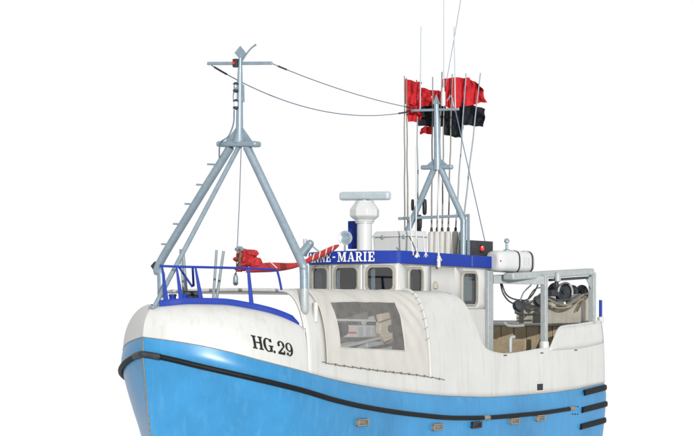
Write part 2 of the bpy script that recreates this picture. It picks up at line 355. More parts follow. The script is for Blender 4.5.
# roof of the shelter
mb = MB(); rr = []
for i in range(27):
    s = BOW_END + (9.3 - BOW_END) * i / 26; yr = yRf(s)
    row = [W(s, yr + 0.01, ROOF_Z)] + [W(s, yr + (-1.6 - yr) * j / 10, ROOF_Z + 0.035 * (1 - (2 * j / 10 - 1)**2)) for j in range(1, 10)]
    row += [W(s, -1.6, ROOF_Z), W(s, -1.82, ROOF_Z - 0.01)]
    rr.append(row)
mb.grid(rr); mb.build('shelter_roof', 'white', boat, solid=0.06, smooth=40)
mb = MB(); mb.tube([side_q(BOW_END, w, -0.02) for w in (0.30, 0.38, 0.46, 0.55, 0.65, 0.75, 0.85, 0.93)] + [W(BOW_END, y, ROOF_Z - 0.02 + 0.02 * (1 - (y / 1.6)**2)) for y in np.linspace(1.30, -1.8, 14)], 0.042, 8); mb.build('hood_pipe', 'white', boat, smooth=60)
mb = MB(); mb.tube([W(8.6, -1.86, ROOF_Z - 0.16), W(8.6, -2.05, -1.0)], 0.03); mb.build('shelter_post', 'pale_pipe', boat)
mb = MB(); mb.grid([[W(s, y, -1.75) for y in np.linspace(-side_y(s, -1.7) + 0.03, side_y(s, -1.7) - 0.03, 5)] for s in np.linspace(3.0, 16.95, 20)])
mb.build('working_deck', 'grey_deck', boat)
mb = MB(); mb.tube([side_q(s, 0.999, 0.012) for s in np.linspace(3.2, 7.7, 40)], 0.018, 6); mb.build('roof_edge_bead', 'white', boat, smooth=60)
for sx in (2.90, 10.75, 13.2):
    mb = MB(); top_w = 1.0 if sx < 5 else w_of_z(sx, zcut(sx)) * 0.99
    mb.tube([side_q(sx, top_w * i / 20, 0.018) for i in range(21)], 0.005, 5); mb.build('weld_seam', 'white', shelter, smooth=60)
# rounded edge bead along the aft sweep and the bulwark top
bead = [side_q(s, w_of_z(s, zcut(s))) for s in sts if s > 9.42]
mb = MB(); mb.tube(bead, 0.026, 8); mb.build('bulwark_capping', 'white', boat)
# raised bulwark aft
up = [(13.75, zcut(13.75) - 0.01), (14.5, -0.457), (15.5, -0.40), (16.7, -0.325), (16.98, -0.31)]
ul = interp(up); mb = MB(); ss = [13.75 + (16.98 - 13.75) * i / 26 for i in range(27)]
mb.grid([[W(s, side_y(s, z) + 0.035, z) for z in [zcut(s) - 0.06 + (max(ul(s), zcut(s)) + 0.06 - zcut(s)) * j / 4 for j in range(5)]] for s in ss])
mb.build('raised_bulwark', 'white', boat, solid=0.05)
mb = MB(); mb.tube([W(s, side_y(s, ul(s)) + 0.01, ul(s)) for s in ss], 0.03, 8); mb.build('bulwark_capping', 'white', boat)

# ---- details on the hull
def rail_pt(t, f, sgn, off, z=None):
    z = f(t); u = max(0.0, (zB(t) - 0.25 - z) / 2.0); y = yB(t) * (1 - min(u, 1.3) * (0.50 * math.exp(-t / 1.5) + 0.05))
    y += bulge(t, z)
    e = 0.02; a = Vector((-(t+e), yB(t+e), 0)) - Vector((-max(0, t-e), yB(max(0, t-e)), 0)); nn = Vector((a.y, -a.x, 0)).normalized()
    if nn.y < 0: nn = -nn
    p = W(t + stem_s(z) * 0, y, z) + nn * off
    if sgn < 0: p.y = -p.y
    return p
s_end = [s for s, _ in solve_line([(570.6, 400)])][0]
tl = [BA * (1 - math.cos(R(90) * i / 36)) for i in range(1, 37)]
pts_p = [rail_pt(t, zR, 1, 0.035) for t in tl] + [rail_pt(BA + (s_end - BA) * i / 40, zR, 1, 0.035) for i in range(1, 41)]
pts_s = [rail_pt(t, zR, -1, 0.035) for t in tl] + [rail_pt(BA + (16.6 - BA) * i / 40, zR, -1, 0.035) for i in range(1, 41)]
nose = W(-0.055, 0, zR(0))
mb = MB(); mb.tube([p for p in reversed(pts_s)] + [nose] + pts_p, 0.057, 10); rub = mb.build('rubbing_strake', 'rubber', hull, smooth=60)
rub['label'] = 'black rubber fender rail along the hull'
mb = MB(); mb.tube([pts_s[5], pts_s[3], pts_s[1], nose, pts_p[1], pts_p[3], pts_p[5]], 0.071, 10); mb.build('rail_clamp', 'steel_dark', hull, smooth=60)
def rail_at(X):
    s = solve_line([(X, 400)])[0][0]; return s
for X in (482.7, 568.5):
    s = rail_at(X); mb = MB(); mb.tube([rail_pt(s - 0.14, zR, 1, 0.035), rail_pt(s + 0.14, zR, 1, 0.035)], 0.064, 10); mb.build('rail_clamp', 'outlet', hull, smooth=60)
# sealant line at the colour break
mb = MB()
for sg in (1, -1): mb.tube([(lambda p: p)(rail_pt(t, zB, sg, 0.0)) for t in [0.0] + tl] + [rail_pt(BA + (16.9 - BA) * i / 40, zB, sg, 0.0) for i in range(1, 41)], 0.011, 6)
mb.build('seam_bead', 'seam', hull, smooth=60)
mb = MB(); mb.tube([W(stem_s(z) - 0.004, 0, z) for z in np.linspace(zB(0) - 0.02, -3.4, 20)], 0.017, 6); mb.build('stem_band', 'seam', hull, smooth=60)
def on_hull(X, Y):
    """point of the port hull seen at X, Y: march along the ray"""
    lo, hi = 0.0, 17.0
    for _ in range(60):
        m = (lo + hi) / 2; y = yB(m)
        for _ in range(6):
            z = (HOR - Y) * depth(m, y) / F; y = hull_y(m, z) if z < zB(m) else side_y(m, z)
        if px(m, y, z)[0] < X: lo = m
        else: hi = m
    return lo, y, z
def hull_frame(s, z, fn):
    p = W(s, fn(s, z), z); ds = (W(s + 0.05, fn(s + 0.05, z), z) - p).normalized(); dz = (W(s, fn(s, z + 0.05), z + 0.05) - p).normalized()
    nn = ds.cross(dz).normalized()
    if nn.y < 0: nn = -nn
    return p, ds, dz, nn
for X, Y in ((361,422),(436,426.6),(475,424.5),(513,420.7),(539,417.6)):
    s, y, z = on_hull(X, Y); p, ds, dz, nn = hull_frame(s, z, hull_y); mb = MB()
    w_, h_ = 0.42, 0.15
    mb.box(p + nn * 0.03 + dz * h_ * 0.42, (w_, 0.12, 0.035), (ds, nn, dz)); mb.box(p + nn * 0.03 - dz * h_ * 0.42, (w_, 0.12, 0.035), (ds, nn, dz))
    for q in (-1, 1): mb.box(p + nn * 0.03 + ds * q * (w_ / 2 - 0.02), (0.04, 0.118, h_), (ds, nn, dz))
    mb.box(p + nn * 0.012, (w_ - 0.06, 0.04, h_ - 0.03), (ds, nn, dz))
    mb.build('drain_outlet', 'outlet' if X != 475 else 'steel_dark', hull, bevel=0.008)
for X0, X1, Y in ((583.5,606,391.5),(581.5,606,408.6),(580,606,425.3)):
    s0, y, z0 = on_hull(X0, Y + 1.5); mb = MB(); path = []
    for i in range(9):
        s = s0 + (16.98 - s0) * i / 8; z = z0 + 0.11 * (s - s0) / (17 - s0); z = min(z, zB(s) - 0.04); path.append(W(s, hull_y(s, z) + 0.01, z))
    for a, b in zip(path[:-1], path[1:]): pass
    rows = []
    for p in path: rows.append([p + Vector((0, -0.02, -0.085)), p + Vector((0, 0.045, -0.07)), p + Vector((0, 0.06, 0)), p + Vector((0, 0.045, 0.07)), p + Vector((0, -0.02, 0.085))])
    mb.grid(rows, closed=True); mb.add(rows[0], [(0,1,2,3,4)]); mb.add(rows[-1], [(4,3,2,1,0)])
    mb.build('quarter_fender', 'rubber', hull)
for i, X in enumerate((572.5, 575, 577.5)):
    for Y in (406.5, 414):
        s, y, z = on_hull(X, Y); p, ds, dz, nn = hull_frame(s, z, hull_y); mb = MB(); mb.lathe([(0.02,0),(0.02,0.03),(0.012,0.035)], p - nn * 0.01, nn, 6); mb.build('bolt_head', 'steel_dark', hull)
def frame_box(p, ds, dz, nn, w_, h_, m_frame, m_in, parent, name):
    mb = MB(); b = 0.035
    for q in (-1, 1):
        mb.box(p + nn * 0.012 + ds * q * (w_ / 2 + b / 2), (b, 0.05, h_ + 2*b), (ds, nn, dz)); mb.box(p + nn * 0.011 + dz * q * (h_ / 2 + b / 2), (w_, 0.048, b), (ds, nn, dz))
    o = mb.build(name, m_frame, parent, bevel=0.004); mb = MB(); mb.box(p + nn * 0.0, (w_, 0.05, h_), (ds, nn, dz)); mb.build(name + '_flap', m_in, parent); return o
s, y, z = on_hull(539, 387); p, ds, dz, nn = hull_frame(s, z, side_y); frame_box(p, ds, dz, nn, 0.34, 0.17, 'white', 'black_plastic', shelter, 'scupper')
for X, Y in ((504.5,353.8),(541,351.5),(575,348.6)):
    s, y, z = on_hull(X, Y + 1.5); p, ds, dz, nn = hull_frame(s, z, side_y); mb = MB(); mb.box(p, (0.16, 0.07, 0.035), (ds, nn, dz)); mb.build('drain_slot', 'rope_olive', shelter, bevel=0.006)

# ------------------------------------------------------------------ lettering
def glyph(ch):
    T, t, sf = 0.21, 0.10, 0.10
    def rect(x0, y0, x1, y1): return [(x0,y0),(x1,y0),(x1,y1),(x0,y1)]
    def arc(cx, cy, rx, ry, a0, a1, th, tv, n=18):
        q = []
        for i in range(n):
            A = [R(a0 + (a1 - a0) * (i + k) / n) for k in (0, 1)]
            o = []; inn = []
            for a in A:
                w_ = tv + (th - tv) * abs(math.cos(a)); o.append((cx + rx * math.cos(a), cy + ry * math.sin(a))); inn.append((cx + (rx - w_) * math.cos(a), cy + (ry - w_ * 0.8) * math.sin(a)))
            q.append([o[0], o[1], inn[1], inn[0]])
        return q
    def disc(cx, cy, r): return [[(cx + r * math.cos(R(a)), cy + r * math.sin(R(a))) for a in range(0, 360, 40)]]
    if ch == 'H': return 0.92, [rect(.09,0,.09+T,1), rect(.62,0,.62+T,1), rect(0,0,.39,sf), rect(0,1-sf,.39,1), rect(.53,0,.92,sf), rect(.53,1-sf,.92,1), rect(.3,.45,.62,.56)]
    if ch == 'G': return 0.86, arc(.42,.5,.42,.52,38,330,.22,.10) + [rect(.56,.02,.77,.46), rect(.46,.40,.88,.49), rect(.64,.72,.76,.98)]
    if ch == '.': return 0.24, [rect(.02,0,.22,.2)]
    if ch == '2': return 0.70, arc(.35,.70,.33,.31,165,-35,.21,.10) + disc(.13,.68,.11) + [[(.42,.52),(.64,.58),(.26,.16),(.02,.12)], rect(.02,0,.66,.17), rect(.56,.12,.68,.30)]
    if ch == '9': return 0.72, arc(.36,.67,.35,.34,0,360,.19,.09) + arc(.29,.50,.42,.51,25,-100,.20,.10) + disc(.14,.14,.11)
    if ch == 'A': return 0.92, [[(.10,0),(.20,0),(.47,1),(.38,1)], [(.60,0),(.84,0),(.56,1),(.38,1)], rect(.24,.28,.66,.37), rect(0,0,.32,sf), rect(.54,0,.94,sf)]
    if ch == 'N': return 0.96, [rect(.12,0,.22,1), rect(.72,0,.82,1), [(.12,1),(.36,1),(.82,0),(.62,0)], rect(0,0,.34,sf), rect(0,1-sf,.3,1), rect(.6,1-sf,.95,1)]
    if ch == 'E': return 0.80, [rect(.10,0,.10+T,1), rect(0,0,.74,sf), rect(0,1-sf,.72,1), rect(.3,.45,.54,.55), rect(.64,0,.74,.32), rect(.62,.68,.72,1), rect(.48,.36,.56,.64)]
    if ch == 'M': return 1.16, [rect(.12,0,.22,1), rect(.82,0,1.03,1), [(.12,1),(.36,1),(.64,.05),(.50,.05)], [(.50,.05),(.60,.05),(.92,1),(.80,1)], rect(0,0,.34,sf), rect(.72,0,1.13,sf), rect(0,1-sf,.3,1), rect(.85,1-sf,1.13,1)]
    if ch == 'R': return 0.94, [rect(.10,0,.10+T,1), rect(0,0,.42,sf), rect(0,1-sf,.45,1), rect(.3,.44,.46,.53)] + arc(.44,.72,.36,.28,90,-90,.21,.10,10) + [[(.40,.48),(.60,.48),(.84,0),(.62,0)], rect(.62,0,.94,sf)]
    if ch == 'I': return 0.44, [rect(.11,0,.11+T,1), rect(0,0,.43,sf), rect(0,1-sf,.43,1)]
    if ch == '-': return 0.36, [rect(.04,.42,.30,.56)]
def letter(ch, fmap, name, material, parent, sub=3):
    w_, polys = glyph(ch); mb = MB()
    for k, q in enumerate(polys):
        lift = 0.006 + 0.0006 * k
        if len(q) == 4:
            rows = []
            for i in range(sub + 1):
                a = (q[0][0] + (q[3][0]-q[0][0]) * i / sub, q[0][1] + (q[3][1]-q[0][1]) * i / sub); b = (q[1][0] + (q[2][0]-q[1][0]) * i / sub, q[1][1] + (q[2][1]-q[1][1]) * i / sub)
                rows.append([fmap(a[0] + (b[0]-a[0]) * j / sub, a[1] + (b[1]-a[1]) * j / sub, lift) for j in range(sub + 1)])
            mb.grid(rows)
        else: mb.add([fmap(x, y, lift) for x, y in q], [tuple(range(len(q)))])
    return mb.build(name, material, parent, smooth=60)
def bow_surface(s, z):
    """half breadth of the white bow plating at s, z (solve the swept section)"""
    def at(w):
        ph = w * math.pi / 2; so = 0.40 * (1 - math.cos(ph)); t = (s - so) * BOW_END / (BOW_END - so); zb = zB(t)
        return yT(t) + (yB(t) - yT(t)) * math.cos(ph), zb + (zT(t) - zb) * math.sin(ph)
    lo, hi = 0.0, 1.0
    for _ in range(30):
        m = (lo + hi) / 2
        if at(m)[1] < z: lo = m
        else: hi = m
    return at(lo)[0]
def bow_at(X, Y):
    lo, hi = 0.3, 2.86
    for _ in range(40):
        m = (lo + hi) / 2; y = yB(m)
        for _ in range(8): z = (HOR - Y) * depth(m, y) / F; y = bow_surface(m, z)
        if px(m, y, z)[0] < X: lo = m
        else: hi = m
    return lo, z
reg = [('H',253,263.8,349.2,336.2),('G',264,273.6,351.8,338.4),('.',273.4,275.8,353.2,340.4),('2',278,285.4,354.6,341.4),('9',286,293.2,356.4,343.2)]
for ch, X0, X1, Yb, Yt in reg:
    w_, _ = glyph(ch); slope = 0.20
    a = bow_at(X0, Yb - slope * (X1 - X0) / 2); b = bow_at(X1, Yb + slope * (X1 - X0) / 2); h_ = (Yb - Yt) * depth(a[0], 1.7) / F * 1.02
    def fm(u, v, off, a=a, b=b, h_=h_, w_=w_):
        t = u / w_; s = a[0] + (b[0] - a[0]) * t; z = a[1] + (b[1] - a[1]) * t + v * h_; y = bow_surface(s, z)
        return W(s, y, z) + Vector((0.3, 0.92, 0.2)).normalized() * off
    letter(ch, fm, 'registration_letter', 'lettering_black', whale)

# ------------------------------------------------------------------ canvas side of the shelter
S_L, S_R = 3.47, 7.68
sl = sorted(set([S_L, 3.99, 6.66, S_R] + [S_L + (S_R - S_L) * i / 60 for i in range(61)]))
Zw0, Zw1 = -0.90, 0.17
def tarp_row(s):
    z0 = lace_z(s); out = []
    w0, wa, wb = w_of_z(s, z0), w_of_z(s, Zw0 - 0.045 * (s - 5.3)), w_of_z(s, Zw1)
    for a, b, k in ((w0, wa, 8), (wa, wb, 16), (wb, 0.995, 8)):
        for i in range(k): out.append(a + (b - a) * i / k)
    return out + [0.995]
def tarp_off(s, w):
    e = 0.030; pos = Vector((s * 1.7, w * 3.0, 0.3))
    d = noise.noise(pos * 1.3) * 0.030 + noise.noise(Vector((s * 5.0 + w * 7.0, w * 4.0 - s * 1.2, 2.0))) * 0.010
    edge = min(1.0, (S_R - s) / 0.25, (s - S_L) / 0.2)
    # drawn folds fanning down from the hoop
    fold = 0.030 * math.sin((w * 9 + (s - 6.6) * 4.2) * 3.0) * max(0.0, min(1.0, (s - 6.5) / 0.5)) * max(0.0, 1 - abs(w - 0.55) * 2.2)
    fl = 0.024 * math.sin((w * 6 - (s - 3.6) * 5) * 2.6) * max(0.0, 1 - (s - 3.47) / 0.55) * max(0, 1 - abs(w - 0.5) * 2)
    return e + (d + fold + fl) * max(0.0, edge)
rows = [[side_q(s, w, tarp_off(s, w)) for w in tarp_row(s)] for s in sl]
n = len(rows[0]); f1 = []; f2 = []
for i in range(len(sl) - 1):
    mid = (sl[i] + sl[i+1]) / 2
    for j in range(n - 1):
        (f2 if (3.99 < mid < 6.66 and 8 <= j < 24) else f1).append((i*n+j, i*n+j+1, (i+1)*n+j+1, (i+1)*n+j))
V_ = [p for r in rows for p in r]
mb = MB(); mb.add(V_, f1); tarp = mb.build('canvas_cover', 'tarp', boat, smooth=80)
tarp['label'] = 'cream canvas cover laced over the shelter opening'
used = sorted({i for f in f2 for i in f}); idx = {v: k for k, v in enumerate(used)}
mb = MB(); mb.add([V_[i] for i in used], [tuple(idx[i] for i in f) for f in f2]); pane = mb.build('plastic_window', 'plastic_pane', tarp, smooth=80)
# hem strip round the window
def hem(s, w): return side_q(s, w, tarp_off(s, w) + 0.004)
ring = [hem(3.99, w_of_z(3.99, Zw0 + 0.059 + (Zw1 - Zw0 - 0.059) * i / 12)) for i in range(13)] + [hem(3.99 + 2.67 * i / 20, w_of_z(3.99 + 2.67 * i / 20, Zw1)) for i in range(21)]
ring += [hem(6.66, w_of_z(6.66, Zw1 + (Zw0 - 0.061 - Zw1) * i / 12)) for i in range(13)] + [hem(6.66 - 2.67 * i / 20, w_of_z(6.66 - 2.67 * i / 20, Zw0 - 0.045 * (6.66 - 2.67 * i / 20 - 5.3))) for i in range(21)]
mb = MB(); mb.tube(ring, 0.012, 6, flat=1.0); mb.build('window_hem', 'tarp', tarp, smooth=80)
# lacing along the foot, its toggles, the hoop
foot = [side_q(s, w_of_z(s, lace_z(s) + 0.008 * math.sin(s * 17)), 0.045) for s in np.linspace(3.3, 8.35, 60)]
mb = MB(); mb.tube(foot, 0.008, 6); mb.build('lacing_rope', 'rope_olive', tarp)
for s in np.linspace(3.45, 8.1, 15):
    p = side_q(s, w_of_z(s, lace_z(s)), 0.05); mb = MB(); d = Vector((random.uniform(-.4,.4), 0.1, 1)).normalized(); mb.tube([p - d * 0.025, p, p + d * 0.03], [0.009,0.014,0.009], 6); mb.build('toggle', 'rope_olive', tarp)
mb = MB(); mb.tube([side_q(S_R + 0.02, w, 0.045) for w in np.linspace(w_of_z(S_R, lace_z(S_R)) , 1, 24)], 0.036, 8); hoop = mb.build('hoop', 'white', shelter)
for w in np.linspace(0.30, 0.80, 7):
    mb = MB(); a = side_q(S_R - 0.10, w - 0.01, 0.04); b = side_q(S_R + 0.03, w + 0.012, 0.078); mb.tube([a, a.lerp(b, .5) + Vector((0, .02, 0.01)), b], 0.005, 5); mb.build('lashing', 'rope_olive', tarp)
mb = MB(); mb.tube([side_q(S_L - 0.01, w, 0.045) for w in np.linspace(w_of_z(S_L, lace_z(S_L)), 0.93, 24)], 0.033, 8); mb.build('rolled_edge', 'tarp', tarp)
mb = MB(); mb.tube([side_q(S_L - 0.05, w, 0.07) for w in np.linspace(w_of_z(S_L, lace_z(S_L)), 0.6, 16)], 0.009, 5); mb.build('lacing_rope', 'rope_olive', tarp)
# stub post beside the canvas
p = P(at_s(315.5, 303, 3.25)); mb = MB(); mb.tube([p + Vector((0,0,-0.42)), p + Vector((0,0,0.02))], 0.06, 12); mb.build('stub_post', 'white', boat, bevel=0.01)

# ---- gear seen through the plastic window
def iy(X, Y, y): return P(at_y(X, Y, y))
def plate(pts, y, th, name, m, parent, bevel=0.01):
    mb = MB(); mb.prism([iy(X, Y, y) for X, Y in pts], (0, -th, 0)); return mb.build(name, m, parent, bevel=bevel)
mb = MB(); mb.beam(iy(330, 319.6, 1.45), iy(412, 321.4, 1.45), 0.06, 0.05); mb.build('shelter_beam', 'white', boat)
hl = plate([(344,337.5),(378,337.5),(378,325),(344,325)], 1.35, 0.5, 'net_hauler', 'gelcoat', boat, 0.03)
plate([(346,333.5),(357,333.5),(357,331.8),(346,331.8)], 1.37, 0.02, 'hauler_stripe', 'red_lamp', hl, 0.002)
for X in (358, 366, 372): plate([(X,336),(X+5,336),(X+5,327),(X,327)], 1.365, 0.02, 'hauler_panel', 'pale_pipe', hl, 0.004)
mb = MB(); mb.lathe([(0.13,-0.2),(0.15,-0.18),(0.15,0.1),(0.05,0.12)], iy(341.5, 329, 1.4), (0,1,0), 18); mb.build('hauler_motor', 'black_plastic', hl, smooth=40)
wd = plate([(380,333),(386,342.5),(399,340),(404,330),(404,318),(398,311),(381,314)], 1.52, 0.14, 'line_chute', 'wood', boat, 0.02)
mb = MB(); mb.lathe([(0.04,0.0),(0.09,0.0),(0.10,0.03),(0.09,0.06),(0.03,0.06)], iy(390, 328.5, 1.53), (0,1,0), 18); mb.build('sheave', 'steel_dark', wd, smooth=40)
for (x0, y0, x1, y1) in ((380,322,404,314.0),(386,342,404,333.5)):
    mb = MB(); mb.beam(iy(x0, y0, 1.56), iy(x1, y1, 1.56), 0.02, 0.03); mb.build('slat', 'rope_olive', wd)
mb = MB(); mb.lathe([(0.16,-0.12),(0.18,-0.1),(0.18,0.06),(0.10,0.08)], iy(388, 309, 1.3), (0.2,1,0), 18); mb.build('line_drum', 'steel_dark', boat, smooth=40)
mb = MB(); mb.beam(iy(338, 348, 1.45), iy(384, 337, 1.45), 0.05, 0.07); mb.build('hauler_rail', 'pale_pipe', boat, bevel=0.01)
mb = MB(); mb.beam(iy(352, 351.5, 1.65), iy(410, 340, 1.65), 0.04, 0.04); mb.build('hauler_rail', 'steel_dark', boat, bevel=0.01)
mb = MB(); mb.tube(bez([iy(377, 321, 1.5), iy(373.5, 312, 1.5), iy(376, 306, 1.5), iy(383, 304.5, 1.5), iy(388, 309, 1.5)], 6), 0.025, 6); mb.build('hydraulic_hose', 'hose', boat)
mb = MB(); mb.box(iy(372, 349, 1.0), (1.6, 0.8, 0.38)); mb.build('catch_bin', 'pale_pipe', boat, bevel=0.02)
mb = MB(); mb.box(W(6.3, -0.6, -1.42), (0.7, 1.6, 0.6)); mb.build('sorting_table', 'steel_dark', boat, bevel=0.02)
mb = MB(); mb.box(iy(352, 312, 0.7), (0.05, 0.9, 0.45)); mb.build('notice_panel', 'interior', boat)

# ------------------------------------------------------------------ wheelhouse
Z_R0, Z_R1 = 1.135, 1.45
front = [(7.84, 1.35), (7.54, 0.47), (7.54, -0.47), (7.84, -1.35)]
def hole_panel(mb, A, Bp, z0, z1, holes):
    """vertical wall panel from plan point A to B (s, y), one rounded hole (u0,u1,z0,z1,r) or none"""
    A = Vector((A[0], A[1])); Bp = Vector((Bp[0], Bp[1])); L = (Bp - A).length
    def pt(u, z): q = A.lerp(Bp, u / L); return W(q.x, q.y, z)
    if not holes: mb.add([pt(0,z0), pt(L,z0), pt(L,z1), pt(0,z1)], [(0,1,2,3)]); return pt, L
    u0, u1, h0, h1, r = holes; inner = rr2(u0, u1, h0, h1, r); outer = []
    cu, cz = (u0 + u1) / 2, (h0 + h1) / 2
    for (u, z) in inner:
        du, dz = u - cu, z - cz; tt = []
        if du > 1e-9: tt.append((L - cu) / du)
        if du < -1e-9: tt.append(-cu / du)
        if dz > 1e-9: tt.append((z1 - cz) / dz)
        if dz < -1e-9: tt.append((z0 - cz) / dz)
        t = min(tt); outer.append((cu + du * t, cz + dz * t))
    for cn in ((0,z0),(L,z0),(L,z1),(0,z1)):
        k = min(range(len(outer)), key=lambda i: (outer[i][0]-cn[0])**2 + (outer[i][1]-cn[1])**2); outer[k] = cn
    mb.grid([[pt(*o) for o in outer], [pt(*i) for i in inner]], closed=True); return pt, L
def rr2(u0, u1, h0, h1, r, n=8):
    out = []
    for cx, cy, a0 in ((u1 - r, h1 - r, 0), (u0 + r, h1 - r, 90), (u0 + r, h0 + r, 180), (u1 - r, h0 + r, 270)):
        for i in range(n + 1): a = R(a0 + 90 * i / n); out.append((cx + r * math.cos(a), cy + r * math.sin(a)))
    return out
wmb = MB(); wins = []
def seg(A, Bp, hole, label=None):
    pt, L = hole_panel(wmb, A, Bp, 0.02, Z_R0 + 0.02, hole)
    if hole: wins.append((pt, hole, A, Bp, label))
ZW0, ZW1 = 0.47, 1.05
seg(front[0], front[1], (0.14, 0.80, ZW0, ZW1, 0.13), 'front window nearest the side of the wheelhouse')
seg(front[1], front[2], (0.13, 0.81, ZW0, ZW1, 0.13), 'middle front window of the wheelhouse')
seg(front[2], front[3], (0.13, 0.79, ZW0, ZW1, 0.13), 'front window at the far side of the wheelhouse')
for sg in (1, -1):
    y = 1.35 * sg
    def su(X): return at_y(X, 280, 1.35)[0]
    cuts = [7.84, 8.9, 11.0, 12.2]; w4 = (su(409), su(422.5)); w5 = (su(462.5), su(477))
    order = lambda a, b: ((a, y), (b, y))
    seg(*order(7.84, 9.3), (w4[0] - 7.84, w4[1] - 7.84, 0.44, 1.01, 0.12), 'small side window behind the front corner')
    seg(*order(9.3, 10.4), None)
    seg(*order(10.4, 12.2), (w5[0] - 10.4, w5[1] - 10.4, 0.14, 0.95, 0.13), 'narrow window aft in the wheelhouse side')
seg((12.2, 1.35), (12.2, -1.35), (0.9, 1.8, 0.45, 1.0, 0.1), 'window in the after wall of the wheelhouse')
house = wmb.build('wheelhouse', 'white_house', boat, weld=True, solid=0.0, smooth=30)
md = house.modifiers.new('thickness', 'SOLIDIFY'); md.thickness = 0.05; md.offset = -1
house['label'] = 'white wheelhouse with a blue roof band'
mb = MB(); low = [(7.84,1.352),(7.54,0.472),(7.54,-0.472),(7.84,-1.352),(12.2,-1.352),(12.2,1.352)]
mb.grid([[W(a, b, -1.75) for a, b in low], [W(a, b, 0.019) for a, b in low]], closed=True); mb.build('wheelhouse_casing', 'white_house', boat)
for pt, hole, A, Bp, lab in wins:
    u0, u1, h0, h1, r = hole; nv = (pt(1, 0) - pt(0, 0)).cross(Vector((0,0,1))).normalized()
    cen = W(9.9, 0, 0.7); 
    if (pt((u0+u1)/2, 0.7) - cen).dot(nv) < 0: nv = -nv
    o = 0.05; outer = rr2(u0 - o, u1 + o, h0 - o, h1 + o, r + o); inner = rr2(u0 + 0.012, u1 - 0.012, h0 + 0.012, h1 - 0.012, r)
    mid = rr2(u0 - o*0.6, u1 + o*0.6, h0 - o*0.6, h1 + o*0.6, r + o*0.6); mb = MB()
    mb.grid([[pt(*q) + nv * 0.001 for q in outer], [pt(*q) + nv * 0.022 for q in mid], [pt(*q) + nv * 0.026 for q in inner], [pt(*q) - nv * 0.04 for q in inner]], closed=True)
    fr = mb.build('window', 'window_frame', boat, smooth=30); fr['label'] = lab
    mb = MB(); pl = rr2(u0 + 0.01, u1 - 0.01, h0 + 0.01, h1 - 0.01, r); mb.add([pt(*q) - nv * 0.022 for q in pl], [tuple(range(len(pl)))]); mb.build('pane', 'glass', fr)
# inside of the wheelhouse
mb = MB(); mb.add([W(7.62,0.45,0.04), W(7.62,-0.45,0.04), W(7.9,-1.28,0.04), W(12.1,-1.28,0.04), W(12.1,1.28,0.04), W(7.9,1.28,0.04)], [(0,1,2,3,4,5)]); mb.build('wheelhouse_floor', 'interior', boat)
mb = MB(); mb.box(W(8.15, 0, 0.255), (0.45, 2.0, 0.43)); mb.box(W(8.1, 0.35, 0.56), (0.2, 0.4, 0.2)); mb.box(W(8.1, -0.4, 0.54), (0.2, 0.5, 0.16)); mb.build('console', 'black_plastic', boat, bevel=0.02)
mb = MB(); mb.box(W(9.4, 0.5, 0.6), (0.14, 0.5, 0.55)); mb.box(W(9.2, 0.5, 0.24), (0.5, 0.5, 0.40)); mb.build('helm_seat', 'steel_dark', boat, bevel=0.05)
mb = MB(); mb.box(W(10.3, -0.3, 0.72), (0.06, 1.7, 0.84)); mb.build('partition', 'interior', boat)
for k, (s, y) in enumerate(((7.72, 0.62), (7.90, 1.20), (7.70, -0.42))):
    mb = MB(); mb.grid([[W(s + 0.06 + 0.02 * math.sin(j * 2.1), y - 0.05 + 0.02 * j, z) for j in range(7)] for z in (0.42, 0.75, 1.1)]); mb.build('curtain', 'curtain', boat)
for a_, b_ in ((9.3, 10.2), (7.95, 9.2)):
    mb = MB(); mb.box(W((a_ + b_) / 2, -1.22, 0.72), (b_ - a_, 0.08, 0.80)); mb.build('side_view_blocker', 'interior', boat)  # added panels, keep the white surroundings from shining through the starboard windows
mb = MB(); mb.box(W(7.98, -0.95, 0.75), (0.05, 0.5, 0.8)); mb.build('front_view_blocker', 'interior', boat)  # added dark panel, stops white showing through the far front window
mb = MB(); mb.box(W(11.25, 1.22, 0.55), (0.42, 0.02, 0.62)); mb.build('notice_board', 'notice', boat)
# vent bump on the side wall
p = P(at_y(435, 284.5, 1.36)); mb = MB(); mb.lathe([(0.085,-0.10),(0.08,0.0),(0.05,0.06),(0.0,0.085)], p, (0,0,1), 14); mb.build('vent_cowl', 'tan_steel', boat, smooth=60)
# roof band (rounded plan) and roof
band = [(7.84+0.02, 1.35+0.09), (7.54-0.11, 0.5), (7.54-0.11, -0.5), (7.84+0.02, -1.35-0.09), (12.32, -1.44), (12.42, -1.30), (12.42, 1.30), (12.32, 1.44)]
def rounded(poly, r, n=6):
    out = []; N_ = len(poly)
    for i in range(N_):
        p = Vector(poly[i]); a = (Vector(poly[i-1]) - p); b = (Vector(poly[(i+1) % N_]) - p); ra = min(r, a.length * .45, b.length * .45); a.normalize(); b.normalize()
        for k in range(n + 1):
            t = k / n; out.append((p + a * ra) * (1-t)**2 + p * 2*t*(1-t) + (p + b * ra) * t*t)
    return out
rb = rounded(band, 0.18); ctr = Vector((9.9, 0))
def ringz(k, z, slope=0.011): return [W(ctr.x + (q.x - ctr.x) * k, q.y * k, z - slope * (q.x - 7.5)) for q in rb]
mb = MB(); mb.grid([ringz(0.95, Z_R0 + 0.012), ringz(0.985, Z_R0), ringz(1.0, Z_R0 + 0.012), ringz(1.0, Z_R1 - 0.02), ringz(0.99, Z_R1), ringz(0.96, Z_R1)], closed=True); 
roof = mb.build('roof_band', 'trim_blue', boat, smooth=40); roof['label'] = 'dark blue wheelhouse roof band with white name lettering'
mb = MB(); mb.grid([ringz(0.958, Z_R1 - 0.004), ringz(0.5, Z_R1 + 0.01), ringz(0.02, Z_R1 + 0.015)], closed=True); mb.grid([ringz(0.955, Z_R0 + 0.016), ringz(0.02, Z_R0 + 0.02)], closed=True); mb.build('wheelhouse_roof', 'white_house', boat, smooth=40)
